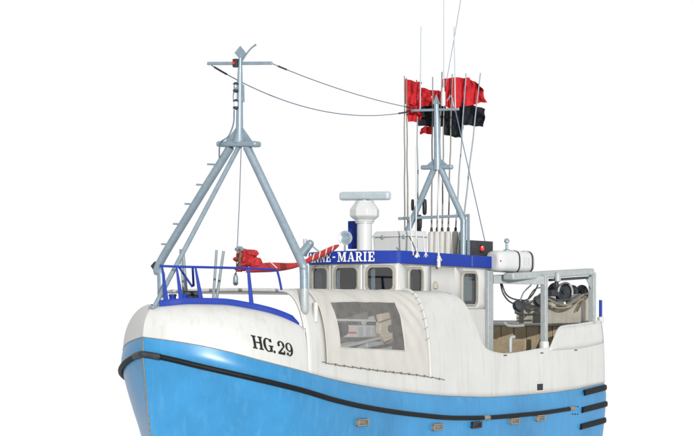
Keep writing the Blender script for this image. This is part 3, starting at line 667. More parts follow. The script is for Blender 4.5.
def roof_z(s): return Z_R1 + 0.008 - 0.011 * (s - 7.5)
mb = MB(); mb.grid([ringz(0.972, Z_R0 - 0.016), ringz(0.975, Z_R0 - 0.004)], closed=True); mb.build('roof_gutter', 'window_frame', boat)
# vertical joints in the band
for X in (472,):
    s = at_y(X, 260, 1.44)[0]; mb = MB(); mb.box(W(s, 1.442, (Z_R0 + Z_R1) / 2 - 0.011 * (s - 7.5)), (0.012, 0.012, Z_R1 - Z_R0 - 0.06)); mb.build('band_joint', 'galv', roof)
# name on the band: letters at their places along the band's plan
plan = [Vector((q.x, q.y)) for q in rb]; k0 = max(range(len(plan)), key=lambda i: -plan[i].x + 0 * plan[i].y)
front_pts = [q for q in plan if q.x < 9.0]; front_pts.sort(key=lambda q: q.y)
front_pts = [Vector((8.6, -1.44))] + [q for q in front_pts if q.x < 8.3] + [Vector((8.6, 1.44))]
fx = [px(q.x, q.y, 1.3)[0] for q in front_pts]
def band_at(X):
    for i in range(len(fx) - 1):
        if fx[i] <= X <= fx[i+1] and fx[i+1] > fx[i]:
            return front_pts[i].lerp(front_pts[i+1], (X - fx[i]) / (fx[i+1] - fx[i]))
    return front_pts[0] if X < fx[1] else front_pts[-1]
name = [('A',308.2,313.6),('N',314.2,319.6),('N',320.2,325.6),('E',326.0,331.2),('-',332.4,336.0),('M',337.6,346.8),('A',347.4,355.0),('R',355.6,363.0),('I',363.4,366.8),('E',368.0,375.0)]
for ch, X0, X1 in name:
    w_, _ = glyph(ch); a = band_at(X0); b = band_at(X1); d2 = (b - a).normalized(); nn = Vector((-d2.y, d2.x))
    if nn.x > 0: nn = -nn
    def fm(u, v, off, a=a, b=b, w_=w_, X0=X0, X1=X1, nn=nn):
        q = band_at(X0 + (X1 - X0) * u / w_) + nn * (off + 0.0); return W(q.x, q.y, 1.185 + v * 0.235)
    letter(ch, fm, 'name_letter', 'lettering_white', roof)

# ------------------------------------------------------------------ bow gantry
SG = 3.18
def g(X, Y, s=SG): return P(at_s(X, Y, s))
mb = MB(); gantry = None
mb.tube([g(239.3, 143), g(239.5, 130), g(239.6, 112), g(239.8, 86), g(240.2, 66), g(240.4, 58)], [0.15, 0.085, 0.078, 0.07, 0.05, 0.045], 14)
gantry = mb.build('bow_gantry', 'galv', boat, smooth=50); gantry['label'] = 'grey tubular tripod gantry over the foredeck'
mb = MB(); mb.beam(g(219, 144.2), g(258.5, 144.2), 0.26, 0.13); mb.build('crosshead', 'galv', gantry, bevel=0.05, seg=3)
for a, b in (((236.2,128),(226,141)), ((243.0,128),(252,141))):
    mb = MB(); A_ = g(*a); B_ = g(*b); C_ = g(239.4, 141); mb.prism([A_ + Vector((0.012,0,0)), B_ + Vector((0.012,0,0)), C_ + Vector((0.012,0,0))], (-0.024, 0, 0)); mb.build('gusset', 'galv', gantry)
LEG = 0.095
pl = [g(230.5, 147), g(194, 206), g(158.5, 265.5)]; pl2 = [g(158.5, 265.5), g(161.5, 272), g(162.0, 300)]
mb = MB(); mb.tube(bez([pl[0], pl[1], pl[2] , g(161.0, 274), g(161.6, 304)], 5), LEG, 14); lg = mb.build('leg', 'galv', gantry, smooth=60); lg['label'] = 'leg with climbing rungs'
for X0, X1, Y, XL in ((207.5,219,164.2,0),(196.5,207,184.6,0),(185,195,203.8,0),(173.4,183.5,223.8,0),(161.5,171,244,0)):
    mb = MB(); mb.tube([g(X0, Y), g(X1, Y + 0.5)], 0.022, 8); mb.build('rung', 'galv', lg)
gl = lambda X, Y, o: P(at_d(X, Y, 41.46 - o))
rp = bez([g(247.0, 147), g(275, 206), gl(301.0, 261, 0.10), gl(303.8, 270, 0.14), gl(304.3, 290, 0.22)], 6)
mb = MB(); mb.tube(rp, LEG, 14); mb.build('leg', 'galv', gantry, smooth=60)
mb = MB(); mb.tube([gl(304.3, 289, 0.22), gl(304.3, 311, 0.26), gl(304.4, 313.5, 0.26), gl(304.4, 314.5, 0.26)], [LEG + 0.006, LEG + 0.006, LEG * 0.8, LEG * 0.4], 14); mb.build('foot_sleeve', 'galv_pale', gantry, smooth=50)
st = Vector(P((0.34, 0.02, 0.06)))
mb = MB(); mb.tube([g(238.6, 147), st], 0.053, 12); mb.build('forestay_leg', 'galv', gantry, smooth=60)
mb = MB(); mb.box(st, (0.22, 0.14, 0.06)); mb.build('stem_plate', 'galv', gantry, bevel=0.015)
k_ = g(156.2, 266.3); mb = MB(); mb.box(k_, (0.16, 0.17, 0.17), ((1,0,0),(0,.75,.66),(0,-.66,.75))); mb.build('fairlead_block', 'steel_dark', gantry, bevel=0.02)
# head: yard, diamond, bent whip, lamps
mb = MB(); mb.beam(g(207.5, 63.6), g(272, 63.2), 0.05, 0.075); mb.build('yard', 'galv', gantry, bevel=0.012)
mb = MB(); dz = [g(240.4, 46), g(246, 53), g(241.2, 60.5), g(234.8, 53)]; mb.prism([p + Vector((0.02,0,0)) for p in dz], (-0.04, 0, 0)); mb.build('diamond_plate', 'galv', gantry, bevel=0.008)
mb = MB(); mb.tube(bez([g(242, 61), g(246.5, 54), g(251, 48.5), g(255.8, 44.8)], 4), [0.02]*12 + [0.028], 8); mb.build('bent_rod', 'galv', gantry)
mb = MB(); mb.box(g(237.6, 63.5) + Vector((0.06, 0, 0)), (0.12, 0.12, 0.19)); mb.build('lamp_bracket', 'steel_dark', gantry, bevel=0.015)
mb = MB(); mb.lathe([(0.03,-0.02),(0.03,0.05)], g(237.4, 63.8) + Vector((0.11, 0, 0)), (1,0,0), 10); mb.build('red_reflector', 'red_lamp', gantry)
def nav_lamp(X, Y, m):
    p = g(X, Y) + Vector((0.10, 0, 0)); mb = MB(); mb.beam(p - Vector((0,0,0.115)), Vector((p.x - 0.10, g(239.7, Y).y, p.z - 0.115)), 0.07, 0.02); mb.lathe([(0.055,-0.11),(0.062,-0.10),(0.062,-0.06),(0.05,-0.055)], p, n=14); mb.lathe([(0.05,0.055),(0.065,0.06),(0.06,0.08),(0.025,0.11)], p, n=14)
    a = mb.build('masthead_lamp', 'steel_dark', gantry, smooth=40); mb = MB(); mb.lathe([(0.046,-0.058),(0.052,0),(0.046,0.058)], p, n=14); mb.build('lens', m, a)
nav_lamp(238.4, 104.5, 'gelcoat'); nav_lamp(238.4, 87.5, 'lamp_glass')
mb = MB(); mb.tube(bez([g(234.2, 91), g(233.4, 95), g(233.4, 100), g(234.5, 103)], 4), 0.014, 6); mb.build('lamp_guard', 'galv', gantry)
mb = MB(); mb.beam(g(242.6, 85), g(243.0, 102), 0.06, 0.05, (1,0,0)); mb.build('cable_tray', 'galv', gantry)
mb = MB(); mb.tube(bez([g(236.6, 110) + Vector((.09,0,0)), g(236.2, 124) + Vector((.10,0,0)), g(234, 137) + Vector((.2,0,0)), g(227, 142) + Vector((.2,0,0)), g(224, 147) + Vector((.16,0,0)), g(222, 158) + Vector((.1,0,0))], 6), 0.018, 6); mb.build('lamp_cable', 'wire', gantry)
mb = MB(); top = g(241.2, 147); bot = g(235.9, 277); mb.tube([top, g(239.5, 200), bot], 0.011, 6); mb.build('hoist_wire', 'wire', gantry)
mb = MB(); mb.lathe([(0.015,0.20),(0.03,0.17),(0.055,0.10),(0.06,-0.05),(0.03,-0.09)], g(235.6, 281.5), n=12); mb.build('hoist_weight', 'galv', gantry, smooth=50)

# ------------------------------------------------------------------ foredeck rail and fittings
def edge(t, dz=0.0, inset=0.0): return bow_pt(t, 1, 1, -inset) + Vector((0, 0, dz))
tt = [0.06 + (2.80 - 0.06) * i / 40 for i in range(41)]
rows = []
for i, t in enumerate(tt):
    p = bow_pt(t, 1, 1); k = min(1.0, (40 - i) / 3 + 0.35); h_ = 0.135 * k; a = bow_pt(max(0, t - .03), 1, 1); b = bow_pt(min(2.87, t + .03), 1, 1); d = (b - a).normalized(); nn = Vector((d.y, -d.x, 0)).normalized()
    if nn.y < 0: nn = -nn
    rows.append([p + nn * 0.03 - Vector((0,0,0.02)), p + nn * 0.038 + Vector((0,0,h_ * .6)), p + nn * 0.02 + Vector((0,0,h_)), p - nn * 0.02 + Vector((0,0,h_)), p - nn * 0.03 - Vector((0,0,0.02))])
mb = MB(); mb.grid(rows, closed=True); mb.add(rows[0], [(0,1,2,3,4)]); mb.add(rows[-1], [(4,3,2,1,0)]); toe = mb.build('toe_rail', 'trim_blue', boat, smooth=30)
toe['label'] = 'dark blue raised edge along the foredeck'
def tX(X):
    lo, hi = 0.0, 2.87
    for _ in range(40):
        m = (lo + hi) / 2; q = bow_pt(m, 1, 1)
        if px(-q.x, q.y, 0)[0] < X: lo = m
        else: hi = m
    return lo
def deck_edge(X): return bow_pt(tX(X), 1, 1)
def up_to(X, Y, base, out=0.0):
    d = depth(-base.x, base.y) - out; return P(at_d(X, Y, d))
rail = None
base_pts = {X: deck_edge(X) for X in (167, 182, 202, 252, 281)}
def top_of(Xt, Yt, Xb): return up_to(Xt, Yt, base_pts[Xb])
t1, t2, t3, t4 = top_of(162.2,266,167), top_of(176.5,266.6,182), top_of(195.4,267,202), top_of(248.2,268.2,252)
t5 = up_to(276.0, 269.6, base_pts[281]); t6 = up_to(279.2, 278, base_pts[281]); t7 = up_to(281.6, 290, base_pts[281])
mb = MB(); mb.tube([up_to(159.6, 265.6, base_pts[167]), t1, t2, t3, t4, t5, t5.lerp(t6, .3) + Vector((-.02,0,0.01)), t6, t7], 0.026, 8)
rail = mb.build('foredeck_rail', 'trim_blue', boat, smooth=60)
for tp, Xb, w0, w1 in ((t1,167,0.035,0.11),(t2,182,0.035,0.11),(t3,202,0.04,0.105),(t4,252,0.06,0.10)):
    b_ = base_pts[Xb] + Vector((0,0,-0.02)); mb = MB(); d = (tp - b_).normalized(); side = Vector((-SA, CA, 0)); dep = side.cross(d).normalized()
    vs_ = []
    for p, w_ in ((b_, w1), (tp, w0)):
        for sx, sy in ((-1,-1),(1,-1),(1,1),(-1,1)): vs_.append(p + side * sx * w_ / 2 * 1.05 + dep * sy * 0.02)
    mb.add(vs_, [(0,1,2,3),(7,6,5,4),(0,4,5,1),(1,5,6,2),(2,6,7,3),(3,7,4,0)]); mb.build('stanchion', 'trim_blue', rail, bevel=0.006)
b2 = bow_pt(0.9, 1, -1) + Vector((0,0,0.3))
mb = MB(); mb.tube([P(at_d(178.6,266.6,41.2)), P(at_d(192.5,287,41.2))], 0.024, 8); mb.build('rail_brace', 'trim_blue', rail)
mb = MB(); mb.tube([P(at_d(192.6,266.6,41.0)), P(at_d(193.6,286,41.2))], 0.026, 8); mb.build('rail_brace', 'trim_blue', rail)
for X in (172.6, 184.2):
    p = P(at_d(X, 305.5, 41.0)); mb = MB(); mb.lathe([(0.075,0),(0.075,0.20),(0.09,0.205),(0.09,0.235),(0.07,0.25)], p, n=16); mb.build('bollard', 'trim_blue', boat, smooth=40)
# windlass
p = P(at_d(192, 300, 41.6)); wl_ = MB(); wl_.box(p + Vector((0,0,-0.02)), (0.35, 0.30, 0.22)); wo = wl_.build('windlass', 'steel_dark', boat, bevel=0.03)
mb = MB(); mb.lathe([(0.13,-0.2),(0.13,-0.18),(0.07,-0.16),(0.07,0.16),(0.13,0.18),(0.13,0.2)], p + Vector((0,0,0.14)), (-SA, CA, 0), 18); mb.build('drum', 'steel_dark', wo, smooth=40)
mb = MB(); mb.tube([P(at_d(171,293,41.6)), P(at_d(178,289,41.7)), P(at_d(188,297,41.7))], 0.02, 6); mb.build('mooring_line', 'rope_white', boat)
mb = MB(); q = [P(at_d(161 + i * 1.5, 304.5 + 0.5 * math.sin(i), 41.0 + 0.05 * math.cos(i * 2))) for i in range(10)]; mb.tube(q, 0.03, 6); mb.build('rope_coil', 'rope_olive', boat)
# loose poles on the foredeck
for (Xt, Yt, Xb, Yb, d, r_, lab) in ((216.6,250,212.8,303,42.0,0.032,'slim grey pole upright on the foredeck left of the red bundle'), (223.6,251,215.6,303,42.2,0.035,'slim grey leaning pole nearest the red bundle on the foredeck'),
      (180.4,249,184.6,303,42.1,0.03,'thin grey rod behind the blue bow rail by the bollards'), (183.2,253,187.5,303,42.3,0.036,'thicker grey rod beside the windlass at the bow')):
    mb = MB(); mb.tube([P(at_d(Xb, Yb + 3, d)), P(at_d(Xt, Yt, d))], [r_, r_ * 0.9], 10); tag(mb.build('pole', 'pole_grey', None, smooth=60), lab, 'pole', 'poles on the foredeck')

# ------------------------------------------------------------------ roof gear
# radar
def rs(X, Y, s): return P(at_s(X, Y, s))
SR = 8.5
base = rs(364.5, 249, SR); mb = MB(); zr = base.z - (roof_z(SR) + ZC)
bz = roof_z(SR) + ZC; tz = rs(364.5, 222, SR).z
pc = Vector((base.x, base.y, bz))
mb.lathe([(0.24,0),(0.24,0.03),(0.19,0.05),(0.185,tz-bz-0.04),(0.23,tz-bz-0.03),(0.23,tz-bz)], pc, n=24); radar = mb.build('radar_pedestal', 'gelcoat', boat, smooth=40)
z1 = rs(364.5, 201, SR).z
mb = MB(); mb.lathe([(0.25,0.0),(0.25,0.04),(0.355,0.12),(0.375,0.15),(0.375,0.30),(0.355,0.33),(0.26,z1 - tz - 0.06),(0.24,z1-tz-0.05),(0.24,z1-tz)], Vector((pc.x, pc.y, tz + 0.005)), n=8); mb.build('radar_motor', 'gelcoat', radar, bevel=0.012, smooth=18)
mb = MB(); mb.lathe([(0.09,-0.04),(0.09,0.06)], Vector((pc.x, pc.y, z1)), n=14); mb.build('radar_spindle', 'galv', radar)
a, b = rs(340.5, 196.3, SR), rs(390, 195.7, SR); d = (b - a); mb = MB(); mb.beam(a, b, 0.20, 0.215); mb.build('radar_scanner', 'scanner', radar, bevel=0.07, seg=4)
mb = MB(); mb.beam(rs(353, 221, 8.9), rs(353, 249, 8.9), 0.22, 0.16, (1,0,0)); mb.build('cable_trunk', 'trim_blue', boat, bevel=0.02)
# search light
p = rs(344.8, 238, 8.15); ax_ = Vector((0.62, 0.78, 0.08)).normalized()
mb = MB(); mb.lathe([(0.04,-0.19),(0.12,-0.15),(0.165,-0.04),(0.175,0.03),(0.18,0.06),(0.165,0.065)], p, ax_, 24); sl_ = mb.build('searchlight', 'chrome', boat, smooth=50)
mb = MB(); mb.lathe([(0.16,0.062),(0.08,0.075),(0.0,0.08)], p, ax_, 24); mb.build('lens', 'lamp_glass', sl_, smooth=60)
mb = MB(); mb.tube([p - Vector((0,0,0.18)), Vector((p.x, p.y, roof_z(8.15) + ZC))], 0.025, 8); mb.build('lamp_post', 'galv', sl_)
# horn at the far front corner
p, q = rs(302.5, 253, 8.0), rs(310.5, 243, 8.0); mb = MB(); ds = (q - p).normalized(); mb.lathe([(0.13,0),(0.14,0.01),(0.115,0.05),(0.10,(q-p).length),(0.07,(q-p).length+.05)], p, ds, 18); hn = mb.build('loudhailer', 'galv', boat, smooth=50)
mb = MB(); mb.tube([rs(305, 239, 8.0), rs(305.5, 252, 8.0)], 0.05, 10); mb.build('bracket', 'pale_pipe', hn)
mb = MB(); mb.tube([rs(311, 245, 8.0), Vector((-8.1, -1.2, roof_z(8.1) + ZC))], 0.02, 8); mb.build('bracket', 'galv', hn)
# white box on the roof
bc = rs(400.5, 250, 9.55); bc.z = roof_z(9.5) + ZC
box = thing('storage_box', 'white lidded plastic box on the wheelhouse roof beside the radar', 'box', bc)
L_ = 1.0; hh = rs(400, 237.5, 9.55).z - bc.z; ht = rs(400, 231.5, 9.55).z - bc.z
mb = MB(); 
def tapered(mb, c, z0, z1, a0, b0, a1, b1): mb.add([c + Vector((sx * a / 2, sy * b / 2, z)) for z, a, b in ((z0, a0, b0), (z1, a1, b1)) for sx, sy in ((-1,-1),(1,-1),(1,1),(-1,1))], [(3,2,1,0),(4,5,6,7),(0,1,5,4),(1,2,6,5),(2,3,7,6),(3,0,4,7)])
tapered(mb, bc, 0.0, hh, 0.70, 1.16, 0.74, 1.20); mb.build('tub', 'gelcoat', box, bevel=0.03)
mb = MB(); tapered(mb, bc, hh + 0.004, ht, 0.80, 1.26, 0.66, 1.10); mb.build('lid', 'gelcoat', box, bevel=0.025)
for dy in (-0.3, 0.35): mb = MB(); mb.box(bc + Vector((0.385, dy, hh)), (0.03, 0.06, 0.10)); mb.build('latch', 'galv', box, bevel=0.006)
# lamp box aft on the roof
c = P(at_y(476.3, 250, 1.05)); c.z = roof_z(11.9) + ZC + 0.20; mb = MB(); mb.box(c, (1.22, 0.30, 0.40)); lb = mb.build('light_board', 'steel_dark', boat, bevel=0.012)
p = c + Vector((0.0, 0.17, 0.0)); mb = MB(); mb.lathe([(0.06,-0.10),(0.065,-0.08),(0.065,-0.06),(0.05,-0.058)], p, n=14); mb.lathe([(0.05,0.06),(0.05,0.075),(0.02,0.09)], p, n=14); mb.build('sidelight_body', 'black_plastic', lb)
mb = MB(); mb.lathe([(0.055,-0.057),(0.062,0),(0.055,0.058)], p, n=14); mb.build('sidelight_lens', 'red_lamp', lb, smooth=60)

# ------------------------------------------------------------------ aft mast
SM = 11.2
def m_(X, Y, s=SM): return rs(X, Y, s)
mb = MB(); mb.tube([m_(437.6, 170), m_(437.4, 155), m_(436.8, 120), m_(436.4, 103)], [0.115, 0.092, 0.078, 0.066], 14); mast = mb.build('mast', 'galv', boat, smooth=60); mast['label'] = 'grey tubular mast with splayed legs on the wheelhouse roof'
mb = MB(); mb.beam(m_(421.5, 167.5), m_(452.5, 167), 0.14, 0.12); mb.build('spreader', 'galv', mast, bevel=0.04, seg=3)
for a, b in (((435.2,158),(426,166)), ((439.6,158),(449,166))):
    mb = MB(); mb.prism([m_(*a) + Vector((.012,0,0)), m_(*b) + Vector((.012,0,0)), m_(437.5, 167) + Vector((.012,0,0))], (-.024, 0, 0)); mb.build('gusset', 'galv', mast)
fl_ = m_(404.5, 243); fl_.z = roof_z(SM) + ZC
mb = MB(); mb.tube([m_(434.5, 168), m_(407.6, 231), fl_], 0.08, 12); mb.build('leg', 'galv', mast, smooth=60)
ft = m_(463.2, 245); ft.z = roof_z(SM) + ZC
mb = MB(); mb.tube(bez([m_(440.6, 168), m_(452, 194), m_(462.4, 217.5), m_(463.4, 226), ft], 5), 0.08, 12); mb.build('leg', 'galv', mast, smooth=60)
mb = MB(); mb.beam(m_(398.5, 218.6), m_(468.6, 215.6), 0.05, 0.075); mb.build('rack_bar', 'galv', mast, bevel=0.008)
fe = m_(468.4, 240); fe.z = roof_z(SM) + ZC; mb = MB(); mb.beam(m_(468.4, 214), fe, 0.05, 0.06, (1,0,0)); mb.build('rack_post', 'galv', mast)
mb = MB(); mb.beam(m_(411.8, 110.6), m_(459, 109.2), 0.05, 0.065); mb.build('yard', 'galv', mast, bevel=0.012)
mb = MB(); mb.lathe([(0.0,0.15),(0.05,0.02),(0.095,-0.10),(0.06,-0.15),(0.06,-0.28)], m_(436.4, 99.5), n=4); mb.build('spear_head', 'galv', mast)
mb = MB(); mb.lathe([(0.045,-0.2),(0.055,-0.19),(0.055,0.15),(0.03,0.2),(0.03,0.28)], m_(443.4, 98.5), n=12); mb.build('antenna_base', 'gelcoat', mast, smooth=40)
mb = MB(); mb.tube([m_(447.0, 101), m_(450.5, 95.5), m_(452.2, 98.5), m_(453.6, 107)], 0.018, 6); mb.build('bent_bracket', 'galv', mast)
for (Xb, Yb, Xt, Yt, r_) in ((443.6,96,443.9,-14,0.015),(420.2,110,421.0,26.5,0.017),(455.4,109,454.0,26.5,0.017)):
    mb = MB(); mb.tube([m_(Xb, Yb), m_(Xt, Yt)], [r_, r_ * 0.75], 8); mb.build('whip_antenna', 'scanner', mast)
mb = MB(); mb.tube([m_(445.6, 86), m_(453, 45), m_(462.5, -10)], 0.008, 6); mb.build('halyard', 'wire', mast)
mb = MB(); mb.tube([m_(455.5, 111), P(at_y(485.3, 243, 1.05))], 0.014, 6); mb.build('backstay', 'wire', mast)
# white whips clamped to the roof band
for (Xb, Yb, Xt, Yt, yy) in ((438.6, 258, 437.9, 172, 1.46), (412.0, 252, 409.5, 206, 1.40), (424.6, 254, 423.2, 233, 1.40), (416.2, 254, 416.0, 146, 1.42)):
    b_ = P(at_y(Xb, Yb, yy)); dd = depth(-b_.x, b_.y); mb = MB(); mb.tube([b_, P(at_d(Xt, Yt, dd + 0.1))], [0.02, 0.014], 8); w_ = mb.build('aerial', 'gelcoat', boat)
    mb = MB(); mb.lathe([(0.03,-0.10),(0.05,-0.08),(0.05,0.02),(0.03,0.06),(0.025,0.14)], b_, n=10); mb.build('aerial_clamp', 'gelcoat', w_, smooth=40)
    if Xb > 415: mb = MB(); mb.tube([b_ + Vector((-.1, 0.02, -.06)), b_ + Vector((0, 0.03, 0.04)), b_ + Vector((.1, 0.02, -.08))], 0.022, 6); mb.build('cable_tie', 'rope_white', w_)
mb = MB(); b_ = P(at_y(438.6, 263, 1.47)); mb.lathe([(0.03,-0.12),(0.05,-0.10),(0.05,0.06),(0.03,0.10)], b_, n=10); mb.build('cable_gland', 'gelcoat', boat, smooth=40)
mb = MB(); mb.tube(bez([P(at_y(409, 236, 1.35)), P(at_y(413, 244, 1.4)), P(at_y(416, 252, 1.46)), P(at_y(414, 256, 1.47))], 5), 0.014, 6); mb.build('aerial_cable', 'hose', boat)

# ------------------------------------------------------------------ rigging between the masts
mb = MB(); w1 = sag(g(271.5, 63.4), m_(411.8, 108), 0.10); mb.tube(w1, 0.011, 6); mb.build('aerial_wire', 'wire', boat)
mb = MB(); w2 = sag(g(211.5, 65.5), m_(411.8, 111.2), 0.50); mb.tube(w2, 0.012, 6); mb.build('aerial_wire', 'wire', boat)
for w_, i0, i1, r_ in ((w1, 1.0, 2.2, 0.022), (w2, 0.3, 1.6, 0.024), (w2, 2.8, 3.2, 0.034), (w2, 22.2, 23.8, 0.022), (w1, 22.8, 23.8, 0.02)):
    def at_i(x): k = int(x); return w_[k].lerp(w_[min(k+1, len(w_)-1)], x - k)
    mb = MB(); mb.tube([at_i(i0), at_i((i0+i1)/2), at_i(i1)], r_, 8); mb.build('insulator', 'steel_dark', boat)

# ------------------------------------------------------------------ marker buoys with flags on the roof
def flag(mb_pts, d, nx=26, ny=20, amp=0.07, seed=0.0, freq=1.6):
    """cloth between four photograph corners TL TR BR BL at depth d, rippled"""
    TL, TR, BR, BL = [Vector((*p, 0)) for p in mb_pts]; rows = []
    for j in range(ny + 1):
        r = []; v = j / ny
        for i in range(nx + 1):
            u = i / nx; q = TL.lerp(TR, u).lerp(BL.lerp(BR, u), v)
            rip = amp * u**0.5 * (math.sin(u * 6.283 * freq + seed + v * 3.4) + 2.2 * noise.noise(Vector((u * 2.6 + seed, v * 2.6, seed))) + 1.1 * abs(noise.noise(Vector((u * 6 + seed, v * 6, seed)))))
            q.x += 1.6 * noise.noise(Vector((v * 3.3, seed, 1.7))) * u * 1.6; q.y += 2.2 * noise.noise(Vector((u * 3.1, seed, 7.7))) * u + 1.2 * math.sin(u * 5 + seed) * u
            r.append(P(at_d(q.x, q.y, d + rip * min(1.0, 0.3 + u * 2) + 0.10 * u * math.sin(seed * 3))))
        rows.append(r)
    mb = MB(); mb.grid(rows); return mb
GRP = 'marker buoys standing on the wheelhouse roof'
def buoy(label, foot, top, flags, fl=None, material='wood_pole', r_=0.023):
    """foot: (X, depth) on the roof; top: (X, Y) pixel; flags: list of (corners, material)"""
    X, d = foot; s, y, _ = at_d(X, 250, d); b = W(s, y, roof_z(s)); t = P(at_d(top[0], top[1], d))
    th = thing('marker_buoy', label, 'marker buoy', b, GRP)
    n_ = 14; mb = MB(); mb.tube([b.lerp(t, i / n_) + Vector((0.006 * math.sin(i * 1.9 + X), 0.006 * math.cos(i * 1.3 + X), 0)) for i in range(n_ + 1)], [r_ * (1 - 0.35 * i / n_) for i in range(n_ + 1)], 8); mb.build('pole', material, th, smooth=60)
    for corners, m in flags:
        f = flag(corners, d + 0.16 + random.uniform(-0.02, 0.02), seed=random.uniform(0, 6), amp=0.085).build('flag', m, th, smooth=80)
    if fl:
        r2, h0, h1, m = fl; ax_ = (t - b).normalized(); mb = MB(); L_ = h1 - h0
        mb.lathe([(r2*0.6,h0),(r2*0.95,h0+0.02),(r2,h0+0.06),(r2,h1-0.07),(r2*0.9,h1-0.02),(r2*0.45,h1)], b, ax_, 16); mb.build('float', m, th, smooth=50)
        mb = MB(); mb.lathe([(r2*0.42,h1),(r2*0.42,h1+0.07),(r_*1.2,h1+0.10)], b, ax_, 12); mb.build('collar', 'black_plastic', th)
FW = (0.085, 0.02, 0.66, 'float_white')
buoy('marker buoy with the leftmost pole, its red flag hanging low', (404.8, 49.5), (404.4, 76), [([(404.6,79),(421,82),(421,105),(405,104)], 'red_cloth'), ([(406,103),(421,106),(421,121),(408,122)], 'red_cloth')], (0.08, 0.02, 0.5, 'black_plastic'))
buoy('marker buoy with bamboo pole just right of the leftmost pole', (408.2, 49.6), (406.4, 78), [([(407,83),(433,91),(432,106),(408,108)], 'red_cloth')], (0.08, 0.02, 0.5, 'black_plastic'))
buoy('marker buoy with a black flag beside the left yard end', (418.6, 49.7), (416.7, 80), [([(417.4,104.5),(446,104),(445,127),(418,126)], 'black_cloth')], (0.08, 0.55, 1.0, 'black_plastic'), 'pole_grey')
buoy('marker buoy with small red flag just left of the mast', (431.3, 49.55), (432.8, 77), [([(431.8,90),(443.5,91),(444,103),(431.8,106)], 'red_cloth'), ([(432,126.5),(421,127.5),(420,134),(431.6,134.5)], 'red_cloth')], FW)
buoy('marker buoy with red flag on the pole right behind the mast', (436.2, 49.5), (442.0, 72), [([(442.4,79),(457,77.5),(458,112),(442,105)], 'red_cloth')], FW)
buoy('marker buoy with black flag hanging low right of the mast', (441.8, 49.45), (444.2, 80), [([(443.2,108),(462,112),(462.5,137.5),(442.8,135)], 'black_cloth')], FW)
buoy('marker buoy with the large red flag streaming to the right', (447.6, 49.4), (452.2, 74), [([(452.2,77.5),(470,77.5),(486,101),(451.4,110)], 'red_cloth'), ([(468,78),(480,84.5),(486.5,103),(468,103)], 'red_cloth')], FW)
buoy('marker buoy with black flag streaming to the far right', (453.8, 49.35), (466.0, 73.5), [([(462.8,102),(484.5,108),(484,126),(461.2,125)], 'black_cloth'), ([(457.5,110),(463.6,102.5),(466,125),(457,124)], 'black_cloth')], FW, 'pole_grey')
buoy('marker buoy with the rightmost, most slanted bare pole', (459.4, 49.3), (480.4, 73), [], FW, 'pole_grey')
# dark gear hung on the rack
for X, Y, w_, h_ in ((412.6, 205, 0.08, 0.30), (424.6, 207, 0.11, 0.42), (420.0, 222, 0.10, 0.38)):
    mb = MB(); p = m_(X, Y, 11.3); mb.lathe([(0.03,-h_/2),(w_/2,-h_/2+.05),(w_/2*1.1,0),(w_/2,h_/2-.05),(0.03,h_/2)], p, n=10); tag(mb.build('rack_float', 'black_plastic', None, smooth=60), {412.6: 'small black float hung left of the other two on the mast rack', 424.6: 'small black float hung nearest the mast above the rack bar', 420.0: 'small black float hung lowest behind the white roof box'}[X], 'float', 'black floats on the mast rack')

# ------------------------------------------------------------------ red tarpaulin over the foredeck rail
dR = 42.3
rt = thing('red_tarpaulin', 'crumpled red tarpaulin bundle and furled strip stretched to the wheelhouse', 'tarpaulin', P(at_d(246, 271, dR)))
mb = MB()
def crumple(cx, cy, rx, ry, rz, seed, k=24, rough=0.5):
    rows = []
    for i in range(k + 1):
        th_ = math.pi * i / k; row = []
        for j in range(2 * k):
            ph = math.pi * j / k; n_ = Vector((math.sin(th_) * math.cos(ph), math.sin(th_) * math.sin(ph), math.cos(th_)))
            f = 1 + rough * (noise.noise(n_ * 1.4 + Vector((seed, 0, 0))) + 0.7 * abs(noise.noise(n_ * 2.6 + Vector((0, seed, 0)))) - 0.22 * abs(noise.noise(n_ * 4.5 + Vector((0, seed, 4)))))
            row.append(P(at_d(cx + rx * n_.x * f, cy - ry * n_.z * f, dR + rz * n_.y * f)))
        rows.append(row)
    return rows
for a in ((245.5,259,8.0,8.2,0.22,1.3),(253,262.5,6.8,6.0,0.20,4.1),(247.5,253.5,9.0,3.6,0.15,7.7),(240.5,258,5.8,5.2,0.17,2.2),(241,267.5,5.6,4.0,0.15,9.1)):
    mb2 = MB(); mb2.grid(crumple(*a), closed=True); mb2.build('bundle', 'red_tarp', rt, smooth=40)
Ls = [(246,270.5,2.2),(254,269.3,3.8),(262,267.5,4.9),(272,267.2,5.0),(284,267.0,4.2),(294,265.8,2.9),(303,263.6,2.0),(310,259.4,3.3),(320,254.8,3.9),(330,250.2,3.6),(336,246.8,2.6),(339,245.2,0.7)]
rows = []
for i, (X, Y, h_) in enumerate(Ls):
    d = dR + (45.6 - dR) * max(0, (X - 262)) / 76.0; row = []
    for j in range(12):
        a = 2 * math.pi * j / 12; k = 1 + 0.22 * noise.noise(Vector((X * 0.13, j * 1.3, 3.0))); row.append(P(at_d(X + 0.6 * math.sin(j * 2.0), Y - h_ * math.sin(a) * k, d + 0.14 * math.cos(a) * k)))
    rows.append(row)
mb = MB(); mb.grid(rows, closed=True); strip = mb.build('furled_strip', 'red_tarp', rt, smooth=40, subsurf=1)
for k, X in enumerate((313, 319.5, 326, 332.5)):
    Y = np.interp(X, [l[0] for l in Ls], [l[1] for l in Ls]); d = dR + (45.6 - dR) * (X - 262) / 76.0; h_ = np.interp(X, [l[0] for l in Ls], [l[2] for l in Ls]); mb = MB(); mb.tube([P(at_d(X + 0.9 * math.sin(a) , Y - (h_ * 1.02 + 0.25) * math.sin(a), d + 0.155 * math.cos(a))) for a in np.linspace(0, 2 * math.pi, 25)], 0.014, 6); mb.build('cord_turn', 'rope_white', strip)
